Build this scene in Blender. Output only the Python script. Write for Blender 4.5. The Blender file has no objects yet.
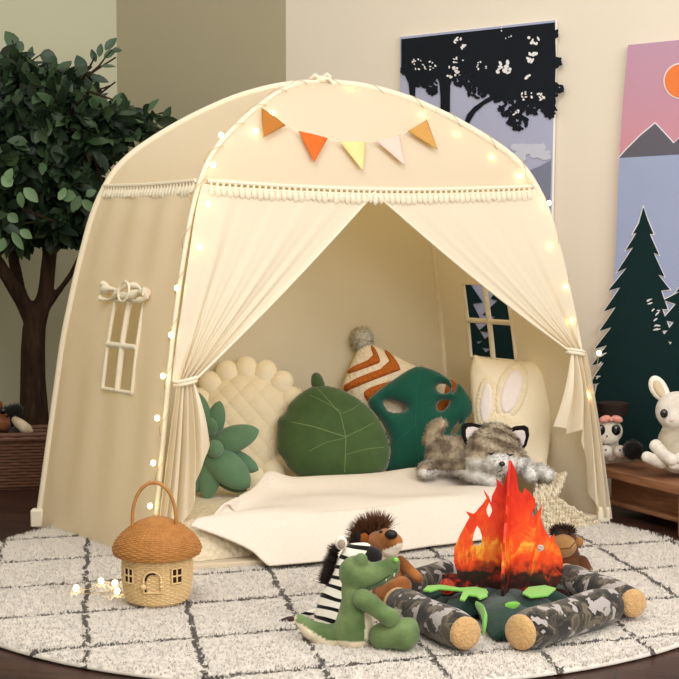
import bpy, bmesh, math, random
import numpy as np
from mathutils import Vector, Matrix
from mathutils.geometry import tessellate_polygon
PI = math.pi
rnd = random.Random(7)
nrs = np.random.RandomState(3)
SC = bpy.context.scene
COL = SC.collection
# ------------------------------------------------------------------ camera geometry (679 px frame)
CAMZ, F, PIT = 0.9, 1500.0, math.atan(100 / 1500.0)
SP, CP = math.sin(PIT), math.cos(PIT)
def ray(px, py):
    u, v = (px - 339.5) / F, (339.5 - py) / F
    return Vector((u, CP + v * SP, -SP + v * CP))
def P(px, py, Y):
    d = ray(px, py); k = Y / d.y
    return Vector((d.x * k, Y, CAMZ + d.z * k))
def G(px, py, z=0.0):
    d = ray(px, py); k = (z - CAMZ) / d.z
    return Vector((d.x * k, d.y * k, z))
def proj(p):
    x, y, z = p[0], p[1], p[2] - CAMZ
    w = y * CP - z * SP; v = y * SP + z * CP
    return (339.5 + F * x / w, 339.5 - F * v / w)
def pm(px, Y): return px * Y / F            # pixels to metres at depth Y

# ------------------------------------------------------------------ objects
ROOTM = {}
def tag(o, label=None, cat=None, group=None, kind=None):
    if label: o['label'] = label
    if cat: o['category'] = cat
    if group: o['group'] = group
    if kind: o['kind'] = kind
    return o
def thing(name, label, cat, loc, rz=0.0, group=None):
    o = bpy.data.objects.new(name, None); COL.objects.link(o)
    o.empty_display_size = .05
    o.location = loc; o.rotation_euler = (0, 0, rz)
    ROOTM[o.name] = Matrix.Translation(Vector(loc)) @ Matrix.Rotation(rz, 4, 'Z')
    return tag(o, label, cat, group)
def rootm(o):
    while o.parent is not None: o = o.parent
    return ROOTM.get(o.name, Matrix.Identity(4))

class MB:
    def __init__(s): s.v = []; s.f = []; s.m = []
    def add(s, vs, fs, m=0):
        b = len(s.v); s.v.extend([tuple(v) for v in vs])
        for f in fs: s.f.append(tuple(i + b for i in f)); s.m.append(m)
        return s
    def box(s, c, size, rz=0.0, m=0):
        R = Matrix.Rotation(rz, 3, 'Z'); c = Vector(c); vs = []
        for z in (-.5, .5):
            for x, y in ((-.5, -.5), (.5, -.5), (.5, .5), (-.5, .5)):
                vs.append(c + R @ Vector((x * size[0], y * size[1], z * size[2])))
        return s.add(vs, [(3, 2, 1, 0), (4, 5, 6, 7), (0, 1, 5, 4), (1, 2, 6, 5), (2, 3, 7, 6), (3, 0, 4, 7)], m)
    def slab(s, poly, z0, z1, m=0):
        n = len(poly)
        vs = [(p[0], p[1], z0) for p in poly] + [(p[0], p[1], z1) for p in poly]
        fs = [tuple(range(n - 1, -1, -1)), tuple(range(n, 2 * n))] + [(i, (i + 1) % n, n + (i + 1) % n, n + i) for i in range(n)]
        return s.add(vs, fs, m)
    def tube(s, pts, rad, n=8, m=0, closed=False, flat=1.0, up=None):
        pts = [Vector(p) for p in pts]; k = len(pts)
        if not hasattr(rad, '__len__'): rad = [rad] * k
        vs = []; prev = Vector(up) if up else None
        for i, p in enumerate(pts):
            if closed: t = pts[(i + 1) % k] - pts[i - 1]
            else: t = pts[min(i + 1, k - 1)] - pts[max(i - 1, 0)]
            if t.length < 1e-9: t = Vector((0, 0, 1))
            t.normalize()
            a = prev if prev is not None else (Vector((0, 0, 1)) if abs(t.z) < .9 else Vector((1, 0, 0)))
            a = a - t * a.dot(t)
            if a.length < 1e-6: a = t.orthogonal()
            a.normalize(); b = t.cross(a)
            prev = a
            for j in range(n):
                w = 2 * PI * j / n
                vs.append(p + (a * math.cos(w) + b * math.sin(w) * flat) * rad[i])
        fs = []
        for i in range(k if closed else k - 1):
            i2 = (i + 1) % k
            for j in range(n):
                j2 = (j + 1) % n
                fs.append((i * n + j, i * n + j2, i2 * n + j2, i2 * n + j))
        if not closed:
            fs.append(tuple(range(n - 1, -1, -1))); fs.append(tuple(range((k - 1) * n, k * n)))
        return s.add(vs, fs, m)
    def ell(s, c, r, R=None, nu=16, nv=10, m=0):
        c = Vector(c); R = R or Matrix.Identity(3)
        if not hasattr(r, '__len__'): r = (r, r, r)
        vs = [c + R @ Vector((0, 0, r[2]))]
        for i in range(1, nv):
            th = PI * i / nv
            for j in range(nu):
                ph = 2 * PI * j / nu
                vs.append(c + R @ Vector((r[0] * math.sin(th) * math.cos(ph), r[1] * math.sin(th) * math.sin(ph), r[2] * math.cos(th))))
        vs.append(c + R @ Vector((0, 0, -r[2]))); L = len(vs) - 1
        fs = [(0, 1 + j, 1 + (j + 1) % nu) for j in range(nu)]
        for i in range(nv - 2):
            for j in range(nu):
                a = 1 + i * nu; j2 = (j + 1) % nu
                fs.append((a + j, a + nu + j, a + nu + j2, a + j2))
        a = 1 + (nv - 2) * nu
        fs += [(L, a + (j + 1) % nu, a + j) for j in range(nu)]
        return s.add(vs, fs, m)
    def lathe(s, prof, c, n=32, R=None, m=0):
        c = Vector(c); R = R or Matrix.Identity(3); vs = []; k = len(prof)
        for r, z in prof:
            for j in range(n):
                w = 2 * PI * j / n
                vs.append(c + R @ Vector((max(r, 1e-5) * math.cos(w), max(r, 1e-5) * math.sin(w), z)))
        fs = [(i * n + j, i * n + (j + 1) % n, (i + 1) * n + (j + 1) % n, (i + 1) * n + j) for i in range(k - 1) for j in range(n)]
        fs.append(tuple(range(n - 1, -1, -1))); fs.append(tuple(range((k - 1) * n, k * n)))
        return s.add(vs, fs, m)
    def grid(s, fn, nu, nv, m=0, skip=None, us=None, vs_=None):
        us = us if us is not None else [i / nu for i in range(nu + 1)]
        vv = vs_ if vs_ is not None else [j / nv for j in range(nv + 1)]
        nu, nv = len(us) - 1, len(vv) - 1
        vs = [fn(u, v) for u in us for v in vv]
        fs = []
        for i in range(nu):
            for j in range(nv):
                if skip and skip((us[i] + us[i + 1]) / 2, (vv[j] + vv[j + 1]) / 2): continue
                a = i * (nv + 1) + j
                fs.append((a, a + nv + 1, a + nv + 2, a + 1))
        return s.add(vs, fs, m)
    def plate(s, poly, holes, place, th, m=0):
        """flat cut board: outline (2D) with holes, thickness th; place(x, y, d) -> world"""
        loops = [list(poly)] + [list(h) for h in holes]
        tri = tessellate_polygon([[Vector((p[0], p[1], 0)) for p in l] for l in loops])
        flat = [p for l in loops for p in l]; n = len(flat)
        vs = [place(p[0], p[1], -th) for p in flat] + [place(p[0], p[1], 0) for p in flat]
        fs = []
        for a, b, c in tri: fs.append((a + n, b + n, c + n)); fs.append((c, b, a))
        o = 0
        for l in loops:
            k = len(l)
            for i in range(k):
                a, b = o + i, o + (i + 1) % k
                fs.append((a, b, b + n, a + n))
            o += k
        return s.add(vs, fs, m)
    def build(s, name, mats, parent=None, smooth=True, solid=0, bevel=0, fix=True, sub=0, base=None, label=None):
        me = bpy.data.meshes.new(name)
        V = np.array(s.v, dtype=float)
        o = bpy.data.objects.new(name, me); COL.objects.link(o)
        if parent is not None:
            Mi = np.array(rootm(parent).inverted())
            V = V @ Mi[:3, :3].T + Mi[:3, 3]
            o.parent = parent
        else:
            c = Vector(base) if base is not None else Vector(((V[:, 0].min() + V[:, 0].max()) / 2, (V[:, 1].min() + V[:, 1].max()) / 2, V[:, 2].min()))
            V = V - np.array(c); o.location = c
            ROOTM[o.name] = Matrix.Translation(c)
        if label: o["label"] = label
        me.from_pydata(V.tolist(), [], s.f)
        for mm in (mats if isinstance(mats, (list, tuple)) else [mats]): me.materials.append(mm)
        if max(s.m) > 0: me.polygons.foreach_set('material_index', s.m)
        if fix:
            b = bmesh.new(); b.from_mesh(me); bmesh.ops.remove_doubles(b, verts=b.verts, dist=1e-6)
            bmesh.ops.recalc_face_normals(b, faces=b.faces); b.to_mesh(me); b.free()
        if smooth:
            me.polygons.foreach_set('use_smooth', [True] * len(me.polygons))
            try: me.set_sharp_from_angle(angle=math.radians(50))
            except Exception: pass
        me.update()
        if solid:
            md = o.modifiers.new('thick', 'SOLIDIFY'); md.thickness = solid; md.offset = 0
        if bevel:
            md = o.modifiers.new('round', 'BEVEL'); md.width = bevel; md.segments = 3; md.limit_method = 'ANGLE'
        if sub:
            md = o.modifiers.new('sub', 'SUBSURF'); md.levels = sub; md.render_levels = sub
        return o

def tufts(V, N, Cc, n, length, width, jit, droop=0.0, comb=None):
    """n short fibres on sampled points V with normals N; returns verts, tris, colours"""
    idx = nrs.randint(0, len(V), n)
    p = V[idx]; nn = N[idx] + nrs.normal(0, jit, (n, 3))
    if comb is not None: nn = nn + np.array(comb)
    nn[:, 2] -= droop
    nn /= np.linalg.norm(nn, axis=1)[:, None] + 1e-9
    sd = np.cross(nn, nrs.normal(0, 1, (n, 3))); sd /= np.linalg.norm(sd, axis=1)[:, None] + 1e-9
    L = length * nrs.uniform(.6, 1.2, n)[:, None]
    a = p + sd * width * .5; b = p - sd * width * .5; c = p + nn * L
    gn = np.cross(b - a, c - a); ref = N[idx] + np.array([.15, -.9, .1])
    fl = (gn * ref).sum(1) < 0; a2 = np.where(fl[:, None], b, a); b = np.where(fl[:, None], a, b); a = a2
    vs = np.stack([a, b, c], 1).reshape(-1, 3)
    fs = np.arange(3 * n).reshape(-1, 3)
    tufts.normals = np.repeat(N[idx], 3, 0)
    return vs, fs, (np.repeat(Cc[idx], 3, 0) if Cc is not None else None)

def soft(me, start, normals):
    n0 = np.empty(len(me.vertices) * 3); me.vertices.foreach_get('normal', n0); n0 = n0.reshape(-1, 3)
    q = normals / (np.linalg.norm(normals, axis=1)[:, None] + 1e-9); n0[start:start + len(q)] = q
    me.polygons.foreach_set('use_smooth', [True] * len(me.polygons)); me.normals_split_custom_set_from_vertices(n0.tolist())
def blob(name, mb, mat, parent, voxel=.004, smooth=6, color=None, fur=None, disp=0.0, label=None):
    """one continuous body grown from overlapping lumps; colour by position; optional pile"""
    o = mb.build('tmp', mat, parent, fix=False)
    r = o.modifiers.new('r', 'REMESH'); r.mode = 'VOXEL'; r.voxel_size = voxel
    if smooth:
        q = o.modifiers.new('s', 'SMOOTH'); q.iterations = smooth; q.factor = .5
    dg = bpy.context.evaluated_depsgraph_get()
    me = bpy.data.meshes.new_from_object(o.evaluated_get(dg))
    old = o.data; o.modifiers.clear(); o.data = me; bpy.data.meshes.remove(old)
    nv = len(me.vertices)
    V = np.empty(nv * 3); me.vertices.foreach_get('co', V); V = V.reshape(-1, 3)
    N = np.empty(nv * 3); me.vertices.foreach_get('normal', N); N = N.reshape(-1, 3)
    Mw = np.array(rootm(parent)) if parent is not None else np.array(ROOTM[o.name])
    W = V @ Mw[:3, :3].T + Mw[:3, 3]
    C = np.array([color(w) for w in W]) if color else None
    fv = fs = fc = None
    if fur:
        fv, fs, fc = tufts(V, N, C, **fur)
        if fc is not None: fc = np.clip(fc * np.repeat(nrs.uniform(.75, 1.2, len(fc) // 3), 3)[:, None], 0, 1)
        faces = [tuple(p.vertices) for p in me.polygons] + (fs + nv).tolist()
        me2 = bpy.data.meshes.new(name); me2.from_pydata(np.vstack([V, fv]).tolist(), [], faces)
        me2.materials.append(mat); o.data = me2; bpy.data.meshes.remove(me); me = me2
        if C is not None: C = np.vstack([C, fc])
    me.polygons.foreach_set('use_smooth', [True] * len(me.polygons))
    if fur: soft(me, nv, tufts.normals)
    if C is not None:
        at = me.color_attributes.new('Col', 'FLOAT_COLOR', 'POINT')
        at.data.foreach_set('color', np.hstack([C, np.ones((len(C), 1))]).astype(np.float32).ravel())
    me.name = name; o.name = name
    if label: o['label'] = label
    return o

# ------------------------------------------------------------------ materials
def srgb(r, g, b):
    f = lambda c: (c / 255 / 12.92) if c <= 10 else ((c / 255 + .055) / 1.055) ** 2.4
    return (f(r), f(g), f(b), 1.0)
class NT:
    def __init__(s, name):
        s.mat = bpy.data.materials.new(name); s.mat.use_nodes = True
        s.t = s.mat.node_tree; s.t.nodes.clear()
        s.out = s.t.nodes.new('ShaderNodeOutputMaterial')
        s.tc = s.t.nodes.new('ShaderNodeTexCoord')
    def n(s, typ, **kw):
        nd = s.t.nodes.new(typ)
        for k, v in kw.items():
            if k.startswith('i_'): s.put(nd.inputs[k[2:].replace('_', ' ')], v)
            else: setattr(nd, k, v)
        return nd
    def put(s, sock, v):
        if isinstance(v, bpy.types.NodeSocket): s.t.links.new(v, sock)
        else: sock.default_value = v
    def m(s, op, a, b=0.0, c=None):
        nd = s.t.nodes.new('ShaderNodeMath'); nd.operation = op
        s.put(nd.inputs[0], a); s.put(nd.inputs[1], b)
        if c is not None: s.put(nd.inputs[2], c)
        return nd.outputs[0]
    def noise(s, scale, detail=3.0, rough=.55, vec=None, dist=0.0):
        nd = s.n('ShaderNodeTexNoise'); nd.inputs['Scale'].default_value = scale
        nd.inputs['Detail'].default_value = detail; nd.inputs['Roughness'].default_value = rough
        nd.inputs['Distortion'].default_value = dist
        s.t.links.new(vec or s.tc.outputs['Object'], nd.inputs['Vector'])
        return nd.outputs['Fac']
    def mix(s, fac, a, b, mode='MIX'):
        nd = s.t.nodes.new('ShaderNodeMix'); nd.data_type = 'RGBA'; nd.blend_type = mode
        s.put(nd.inputs[0], fac); s.put(nd.inputs[6], a); s.put(nd.inputs[7], b)
        return nd.outputs[2]
    def ramp(s, fac, stops, interp='LINEAR'):
        nd = s.t.nodes.new('ShaderNodeValToRGB'); cr = nd.color_ramp; cr.interpolation = interp
        while len(cr.elements) < len(stops): cr.elements.new(.5)
        for e, (p, c) in zip(cr.elements, stops): e.position = p; e.color = c
        s.put(nd.inputs[0], fac); return nd.outputs[0]
    def xyz(s):
        nd = s.n('ShaderNodeSeparateXYZ'); s.t.links.new(s.tc.outputs['Object'], nd.inputs[0])
        return nd.outputs
    def bump(s, h, strength=.3, dist=.01):
        nd = s.n('ShaderNodeBump'); nd.inputs['Strength'].default_value = strength
        nd.inputs['Distance'].default_value = dist; s.put(nd.inputs['Height'], h); return nd.outputs[0]
    def bsdf(s, col, rough=.8, normal=None, spec=.3, sheen=0.0, emit=None, estr=0.0, metal=0.0, trans=0.0, tcol=None):
        b = s.n('ShaderNodeBsdfPrincipled')
        s.put(b.inputs['Base Color'], col); s.put(b.inputs['Roughness'], rough)
        b.inputs['Specular IOR Level'].default_value = spec; b.inputs['Metallic'].default_value = metal
        if sheen: b.inputs['Sheen Weight'].default_value = sheen; b.inputs['Sheen Roughness'].default_value = .5
        if normal is not None: s.t.links.new(normal, b.inputs['Normal'])
        if emit is not None:
            s.put(b.inputs['Emission Color'], emit); b.inputs['Emission Strength'].default_value = estr
        sh = b.outputs[0]
        if trans:
            t = s.n('ShaderNodeBsdfTranslucent'); s.put(t.inputs[0], tcol if tcol is not None else col)
            mx = s.n('ShaderNodeMixShader'); mx.inputs[0].default_value = trans
            s.t.links.new(sh, mx.inputs[1]); s.t.links.new(t.outputs[0], mx.inputs[2]); sh = mx.outputs[0]
        s.t.links.new(sh, s.out.inputs[0])
        return s.mat
def fabric(name, c1, c2=None, nscale=12, bscale=300, bstr=.25, rough=.9, sheen=0.0, trans=0.0, bdist=.004, lowb=0.0, lows=8, spec=.15, tcol=None):
    k = NT(name); c2 = c2 or c1
    col = k.mix(k.noise(nscale), c1, c2)
    h = k.noise(bscale, 2)
    if lowb: h = k.m('ADD', h, k.m('MULTIPLY', k.noise(lows, 3), lowb))
    return k.bsdf(col, rough, k.bump(h, bstr, bdist), spec, sheen, trans=trans, tcol=tcol)
def plain(name, c, rough=.6, spec=.3, **kw):
    k = NT(name); return k.bsdf(c, rough, None, spec, **kw)
def vcol(name, rough=.9, bscale=200, bstr=.3, sheen=.2, var=.25, nscale=60, trans=0.0):
    k = NT(name); a = k.n('ShaderNodeVertexColor', layer_name='Col').outputs[0]
    v = k.noise(nscale, 4)
    col = k.mix(1.0, a, k.ramp(v, [(.25, (1 - var,) * 3 + (1,)), (.75, (1,) * 3 + (1,))]), 'MULTIPLY')
    return k.bsdf(col, rough, k.bump(k.noise(bscale, 3), bstr, .004), .2, sheen, trans=trans)

MT = {}
MT['canvas'] = fabric('cream_canvas', srgb(241, 232, 213), srgb(238, 228, 207), 5, 500, .12, .95, trans=.40, tcol=srgb(255, 225, 148), lowb=.6, lows=9)
MT['curtain'] = fabric('cream_curtain', srgb(243, 234, 216), srgb(240, 230, 210), 5, 500, .12, .95, trans=.28, tcol=srgb(246, 230, 176))
MT['trim'] = fabric('cream_trim', srgb(240, 230, 210), srgb(230, 217, 192), 60, 300, .4, .95)
MT['pole'] = fabric('pole_sleeve', srgb(238, 227, 204), srgb(230, 217, 192), 30, 400, .3, .9)
MT['white_cloth'] = fabric('white_cloth', srgb(240, 228, 212), srgb(236, 222, 204), 6, 420, .3, .95, lowb=.8, lows=7)
MT['wire'] = plain('thin_wire', srgb(190, 165, 120), .4, .5)
k = NT('warm_bulb'); MT['bulb'] = k.bsdf(srgb(255, 240, 200), .3, None, .3, emit=srgb(255, 228, 160), estr=9.0)
MT['black'] = plain('black_plush', srgb(18, 16, 16), .5, .4)
MT['gloss_black'] = plain('gloss_black', srgb(12, 10, 10), .15, .6)
MT['vc'] = vcol('plush_pile'); MT['vc_fur'] = vcol('long_fur', var=.15, nscale=60, bstr=.1, trans=.12)
MT['brass_wicker'] = None
# ================================================================== SETTING
def wallpt(t, z, off=0.0):                      # wall with the murals; off = distance in front of it
    return Vector((1.13 - .775 * t - .632 * off, 5 + .632 * t - .775 * off, z))
CRN = wallpt(1.736, 0); A0 = Vector((-.977, 6.65, 0)); B0 = Vector((-3.4, 5.75, 0))
def wall_mat(name, c1, c2):
    k = NT(name)
    return k.bsdf(k.mix(k.noise(1.5), c1, c2), .9, k.bump(k.noise(250, 3), .08, .002), .2)
WR = wall_mat('paint_warm_white', srgb(232, 222, 206), srgb(229, 218, 201))
WB = wall_mat('paint_shaded_greige', srgb(174, 165, 138), srgb(171, 162, 135))  # middle wall lies in shade; that shade is mixed into its colour
WL = wall_mat('paint_pale_green', srgb(196, 194, 168), srgb(192, 190, 165))
def wall(name, a, b, m, h=2.7):
    a, b = Vector(a), Vector(b); d = (b - a).normalized(); nrm = Vector((-d.y, d.x, 0))
    if nrm.y < 0: nrm = -nrm
    o = MB().slab([a.xy, b.xy, (b + nrm * .08).xy, (a + nrm * .08).xy], 0, h).build(name, m, smooth=False)
    o['kind'] = 'structure'; return o
wall('wall_right', wallpt(-2.6, 0), CRN, WR)
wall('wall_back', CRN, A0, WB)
wall('wall_left', A0, B0, WL)
LX = -2.05; LYY = A0.y + (LX - A0.x) / (B0.x - A0.x) * (B0.y - A0.y)
o = MB().slab([(LX, LYY), (LX - .08, LYY), (LX - .08, 1.2), (LX, 1.2)], 0, 2.7).build('wall_light_block', WL, smooth=False); o['kind'] = 'structure'  # unseen wall added to block world light from the left
k = NT('dark_planks')
sx = k.n('ShaderNodeMapping'); sx.inputs['Rotation'].default_value = (0, 0, .25)
k.t.links.new(k.tc.outputs['Object'], sx.inputs['Vector'])
br = k.n('ShaderNodeTexBrick'); k.t.links.new(sx.outputs[0], br.inputs['Vector'])
br.inputs['Scale'].default_value = 1.0; br.inputs['Brick Width'].default_value = 1.3; br.inputs['Row Height'].default_value = .12
br.inputs['Mortar Size'].default_value = .0025; br.offset = .37
br.inputs['Color1'].default_value = srgb(74, 44, 33); br.inputs['Color2'].default_value = srgb(58, 34, 27); br.inputs['Mortar'].default_value = srgb(22, 13, 10)
st = k.n('ShaderNodeMapping'); st.inputs['Scale'].default_value = (3, 40, 3); k.t.links.new(sx.outputs[0], st.inputs['Vector'])
g = k.noise(1.0, 5, .6, vec=st.outputs[0])
FLOORM = k.bsdf(k.mix(.75, br.outputs['Color'], k.ramp(g, [(.3, srgb(120, 120, 120)), (.7, srgb(255, 255, 255))]), 'MULTIPLY'), .42, k.bump(g, .1, .002), .4)
o = MB().slab([(-4.2, -1.0), (3.6, -1.0), (3.6, 6.9), (-4.2, 6.9)], -.05, 0).build('floor', FLOORM, smooth=False); o['kind'] = 'structure'

# ------------------------------------------------------------------ rug
RC = Vector((0.0, 4.0, 0)); RR = 1.05
k = NT('shaggy_rug'); x, y, z = k.xyz()
nz = k.m('SUBTRACT', k.noise(14, 2), .5); nz2 = k.m('SUBTRACT', k.noise(60, 2), .5)
wob = k.m('ADD', k.m('MULTIPLY', nz, .035), k.m('MULTIPLY', nz2, .02))
def lines(coord, phase, step, half):
    q = k.m('DIVIDE', k.m('SUBTRACT', k.m('ADD', coord, wob), phase), step)
    fr = k.m('ABSOLUTE', k.m('SUBTRACT', q, k.m('ROUND', q)))
    return k.m('LESS_THAN', fr, half / step)
y4 = k.m('ADD', y, 4.0)
l1 = lines(k.m('ADD', x, k.m('MULTIPLY', k.m('SUBTRACT', y4, 3.5), .165)), -.60, .245, .0068)
l2 = lines(k.m('SUBTRACT', y4, k.m('MULTIPLY', x, .33)), 4.04, .325, .0085)
ln = k.m('MULTIPLY', k.m('MAXIMUM', l1, l2), k.m('GREATER_THAN', k.noise(45, 2), .40))
base = k.mix(k.noise(25, 4), srgb(246, 239, 230), srgb(235, 226, 214))
RUGM = k.bsdf(k.mix(k.m('MULTIPLY', ln, .9), base, srgb(74, 66, 60)), .95, k.bump(k.noise(160, 3), .15, .01), .1, sheen=.1, trans=.2)
mb = MB()
mb.lathe([(0, .001), (RR, .001), (RR + .012, .006), (RR + .006, .013), (RR - .02, .016), (RR * .6, .016), (0, .016)], RC, 96)
n = 170000
rr = RR * np.sqrt(nrs.uniform(0, 1.02, n)); an = nrs.uniform(0, 2 * PI, n)
pts = np.stack([rr * np.cos(an), rr * np.sin(an) + 4.0, np.full(n, .014)], 1)
keep = (pts[:, 1] < 5.1) & (pts[:, 1] > 2.95); pts = pts[keep]
fv, fs, _ = tufts(pts, np.tile(np.array([[0, 0, 1.0]]), (len(pts), 1)), None, len(pts), .0095, .0042, .5)
fv[:, 2] = np.maximum(fv[:, 2], .003)
b = len(mb.v); mb.v.extend(map(tuple, fv.tolist())); mb.f.extend([tuple(t) for t in (fs + b).tolist()]); mb.m.extend([0] * len(fs))
o = mb.build('rug', RUGM, fix=False, base=RC); soft(o.data, b, tufts.normals)
tag(o, 'round shaggy cream rug with a dark diamond lattice under the tent', 'rug')
RZ = .018

# ================================================================== TENT
FL, FR, LB = Vector((-.515, 4.066, 0)), Vector((.834, 4.70, 0)), Vector((-.946, 4.655, 0))
BR = LB + FR - FL; CT = (LB + FR) / 2
PROF = [(0, 0), (.06, .36), (.10, .60), (.15, .80), (.205, .98), (.26, 1.085), (.32, 1.15), (.42, 1.212), (.55, 1.278), (.70, 1.338), (.85, 1.374), (1, 1.386)]
_pt = [0.0]
for a, b in zip(PROF, PROF[1:]): _pt.append(_pt[-1] + math.hypot((b[0] - a[0]) * .9, b[1] - a[1]))
_pt = [q / _pt[-1] for q in _pt]
def _sm(t, col):
    t = min(max(t, 0), 1); d = .025
    ts = [min(max(t + d * k, 0), 1) for k in (-1, -.5, 0, .5, 1)]
    w = min(1, t / d, (1 - t) / d)
    raw = np.interp(t, _pt, [p[col] for p in PROF])
    return (1 - w) * raw + w * float(np.mean([np.interp(q, _pt, [p[col] for p in PROF]) for q in ts]))
def t_of_z(z):
    lo, hi = 0.0, 1.0
    for _ in range(40):
        md = (lo + hi) / 2
        if _sm(md, 1) < z: lo = md
        else: hi = md
    return lo
def pole(c, t):
    r, z = _sm(t, 0), _sm(t, 1)
    if c is FL: r = r + .10 * r * (1 - r)
    p = c + (CT - c) * r; return Vector((p.x, p.y, z + RZ * (1 - min(1, t * 6)) * 0))
FACES = {'front': (FL, FR), 'left': (LB, FL), 'back': (BR, LB), 'right': (FR, BR)}
def face(nm, s, t):
    a, b = FACES[nm]; return pole(a, t).lerp(pole(b, t), s)
def fnorm(nm, s, t):
    e = 1e-3
    n = (face(nm, s + e, t) - face(nm, s - e, t)).cross(face(nm, s, min(t + e, 1)) - face(nm, s, max(t - e, 0)))
    n.normalize()
    mid = face(nm, s, t) - Vector((CT.x, CT.y, .5))
    return n if n.dot(mid) > 0 else -n
def hit(nm, px, py, s=.5, t=.4):
    for _ in range(60):
        q = proj(face(nm, s, t)); e = 1e-3
        a = proj(face(nm, s + e, t)); b = proj(face(nm, s, t + e))
        J = np.array([[(a[0] - q[0]) / e, (b[0] - q[0]) / e], [(a[1] - q[1]) / e, (b[1] - q[1]) / e]])
        d = np.linalg.lstsq(J, np.array([px - q[0], py - q[1]]), rcond=None)[0]
        s += max(-.1, min(.1, d[0])); t = min(max(t + max(-.1, min(.1, d[1])), .001), .97)
    return s, t
TF = t_of_z(1.06)
tent = thing('play_tent', 'large cream canvas play tent with open curtains on the white rug', 'tent', (CT.x, CT.y, 0))
# roof
mb = MB()
for nm in FACES:
    mb.grid(lambda u, v, nm=nm: face(nm, u, TF + (1 - TF) * v) - Vector((0, 0, .018 * math.sin(PI * u) * (1 - v) * (v < 1))), 24, 30)
mb.build('roof_canopy', MT['canvas'], tent)
# walls with window openings
def winwall(nm, quad, name, nx=40, nz=50):
    st = [hit(nm, *q) for q in quad]
    s0, s1 = sorted((sum(q[0] for q in st[:2]) / 2, sum(q[0] for q in st[2:]) / 2)); t0, t1 = sorted((sum(q[1] for q in (st[1], st[2])) / 2, sum(q[1] for q in (st[0], st[3])) / 2))
    us = sorted(set([i / nx for i in range(nx + 1) if not (abs(i / nx - s0) < .01 or abs(i / nx - s1) < .01)] + [s0, s1]))
    vs = sorted(set([TF * i / nz for i in range(nz + 1)] + [t0, t1]))
    def fn(u, v):
        p = face(nm, u, v); n = fnorm(nm, min(max(u, .01), .99), v)
        d = min(abs(u - s0), abs(u - s1)) + 3 * max(0, t0 - v, v - t1)
        return p + n * (.004 * math.sin(u * 23) * math.sin(v * 9) + .003 * math.sin(v * 70) * math.exp(-d * 25)) * min(1, u * 12, (1 - u) * 12)
    mb = MB().grid(fn, 1, 1, us=us, vs_=vs, skip=lambda u, v: s0 < u < s1 and t0 < v < t1)
    mb.build(name, MT['canvas'], tent)
    fr = MB(); sm, tm = (s0 + s1) / 2, (t0 + t1) / 2
    def strip(a, b, w=.009):
        pts = [face(nm, a[0] + (b[0] - a[0]) * i / 8, a[1] + (b[1] - a[1]) * i / 8) for i in range(9)]
        fr.tube(pts, w, 8, up=fnorm(nm, .5, a[1]).cross(pts[-1] - pts[0]) if False else None)
    strip((sm, t0), (sm, t1)); strip((s0, tm), (s1, tm))
    for a, b in (((s0, t0), (s0, t1)), ((s1, t0), (s1, t1)), ((s0, t0), (s1, t0)), ((s0, t1), (s1, t1))): strip(a, b, .006)
    fr.build('window_mullion', MT['trim'], tent)
    return s0, s1, t0, t1
lw = winwall('left', [(113, 300), (105, 389), (133, 393), (143, 303)], 'side_panel')
rw = winwall('right', [(456, 284), (479, 359), (522, 361), (500, 283)], 'side_panel')
MB().grid(lambda u, v: face('back', u, v * TF) + fnorm('back', .5, .3) * .006 * math.sin(u * 19 + v * 3) * min(1, u * 9, (1 - u) * 9), 30, 30).build('rear_panel', MT['canvas'], tent)
# rolled flap above the window facing the tree
mb = MB(); s0, s1, t0, t1 = lw
for k_, (ds, r) in enumerate(((0, .013), (.012, .010), (-.01, .009))):
    pts = []
    for i in range(17):
        u = i / 16; s = s0 - .10 + (s1 - s0 + .16) * u
        pts.append(face('left', s, t1 + .012 + ds * .6 + .006 * math.sin(u * 9 + k_ * 2)) + fnorm('left', .5, t1) * (.012 + .006 * math.sin(u * 14 + k_)))
    mb.tube(pts, [r * (.75 + .35 * math.sin(i * 1.3 + k_)) for i in range(17)], 9)
mb.tube([face('left', (s0 + s1) / 2 + .05 * math.cos(w), t1 + .014 + .016 * math.sin(w)) + fnorm('left', .5, t1) * .024 for w in [2 * PI * i / 12 for i in range(12)]], .004, 6, closed=True)
mb.build('rolled_window_flap', MT['trim'], tent)
# poles in sleeves
for c in (FL, FR, BR, LB):
    MB().tube([pole(c, i / 60) for i in range(61)], .0115 if c is not FL else .0075, 10).build('tent_pole', MT['pole'], tent)
for c in (FL, FR, LB, BR):
    d = (c - CT).normalized()
    MB().box(c + Vector((0, 0, .028 + .002)), (.04, .04, .056), math.atan2(d.y, d.x)).build('pole_foot', MT['trim'], tent, bevel=.006)
# knot on the apex
ap = pole(FL, 1.0); mb = MB().ell(ap + Vector((0, -.01, .006)), (.02, .014, .012))
for dx, dz in ((-.035, .008), (.04, -.012), (.03, .014)):
    mb.tube([ap + Vector((0, -.012, .008)), ap + Vector((dx * .6, -.02, .014 + dz * .5)), ap + Vector((dx, -.016, dz))], [.006, .007, .004], 7)
mb.build('apex_knot', MT['trim'], tent)
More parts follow.
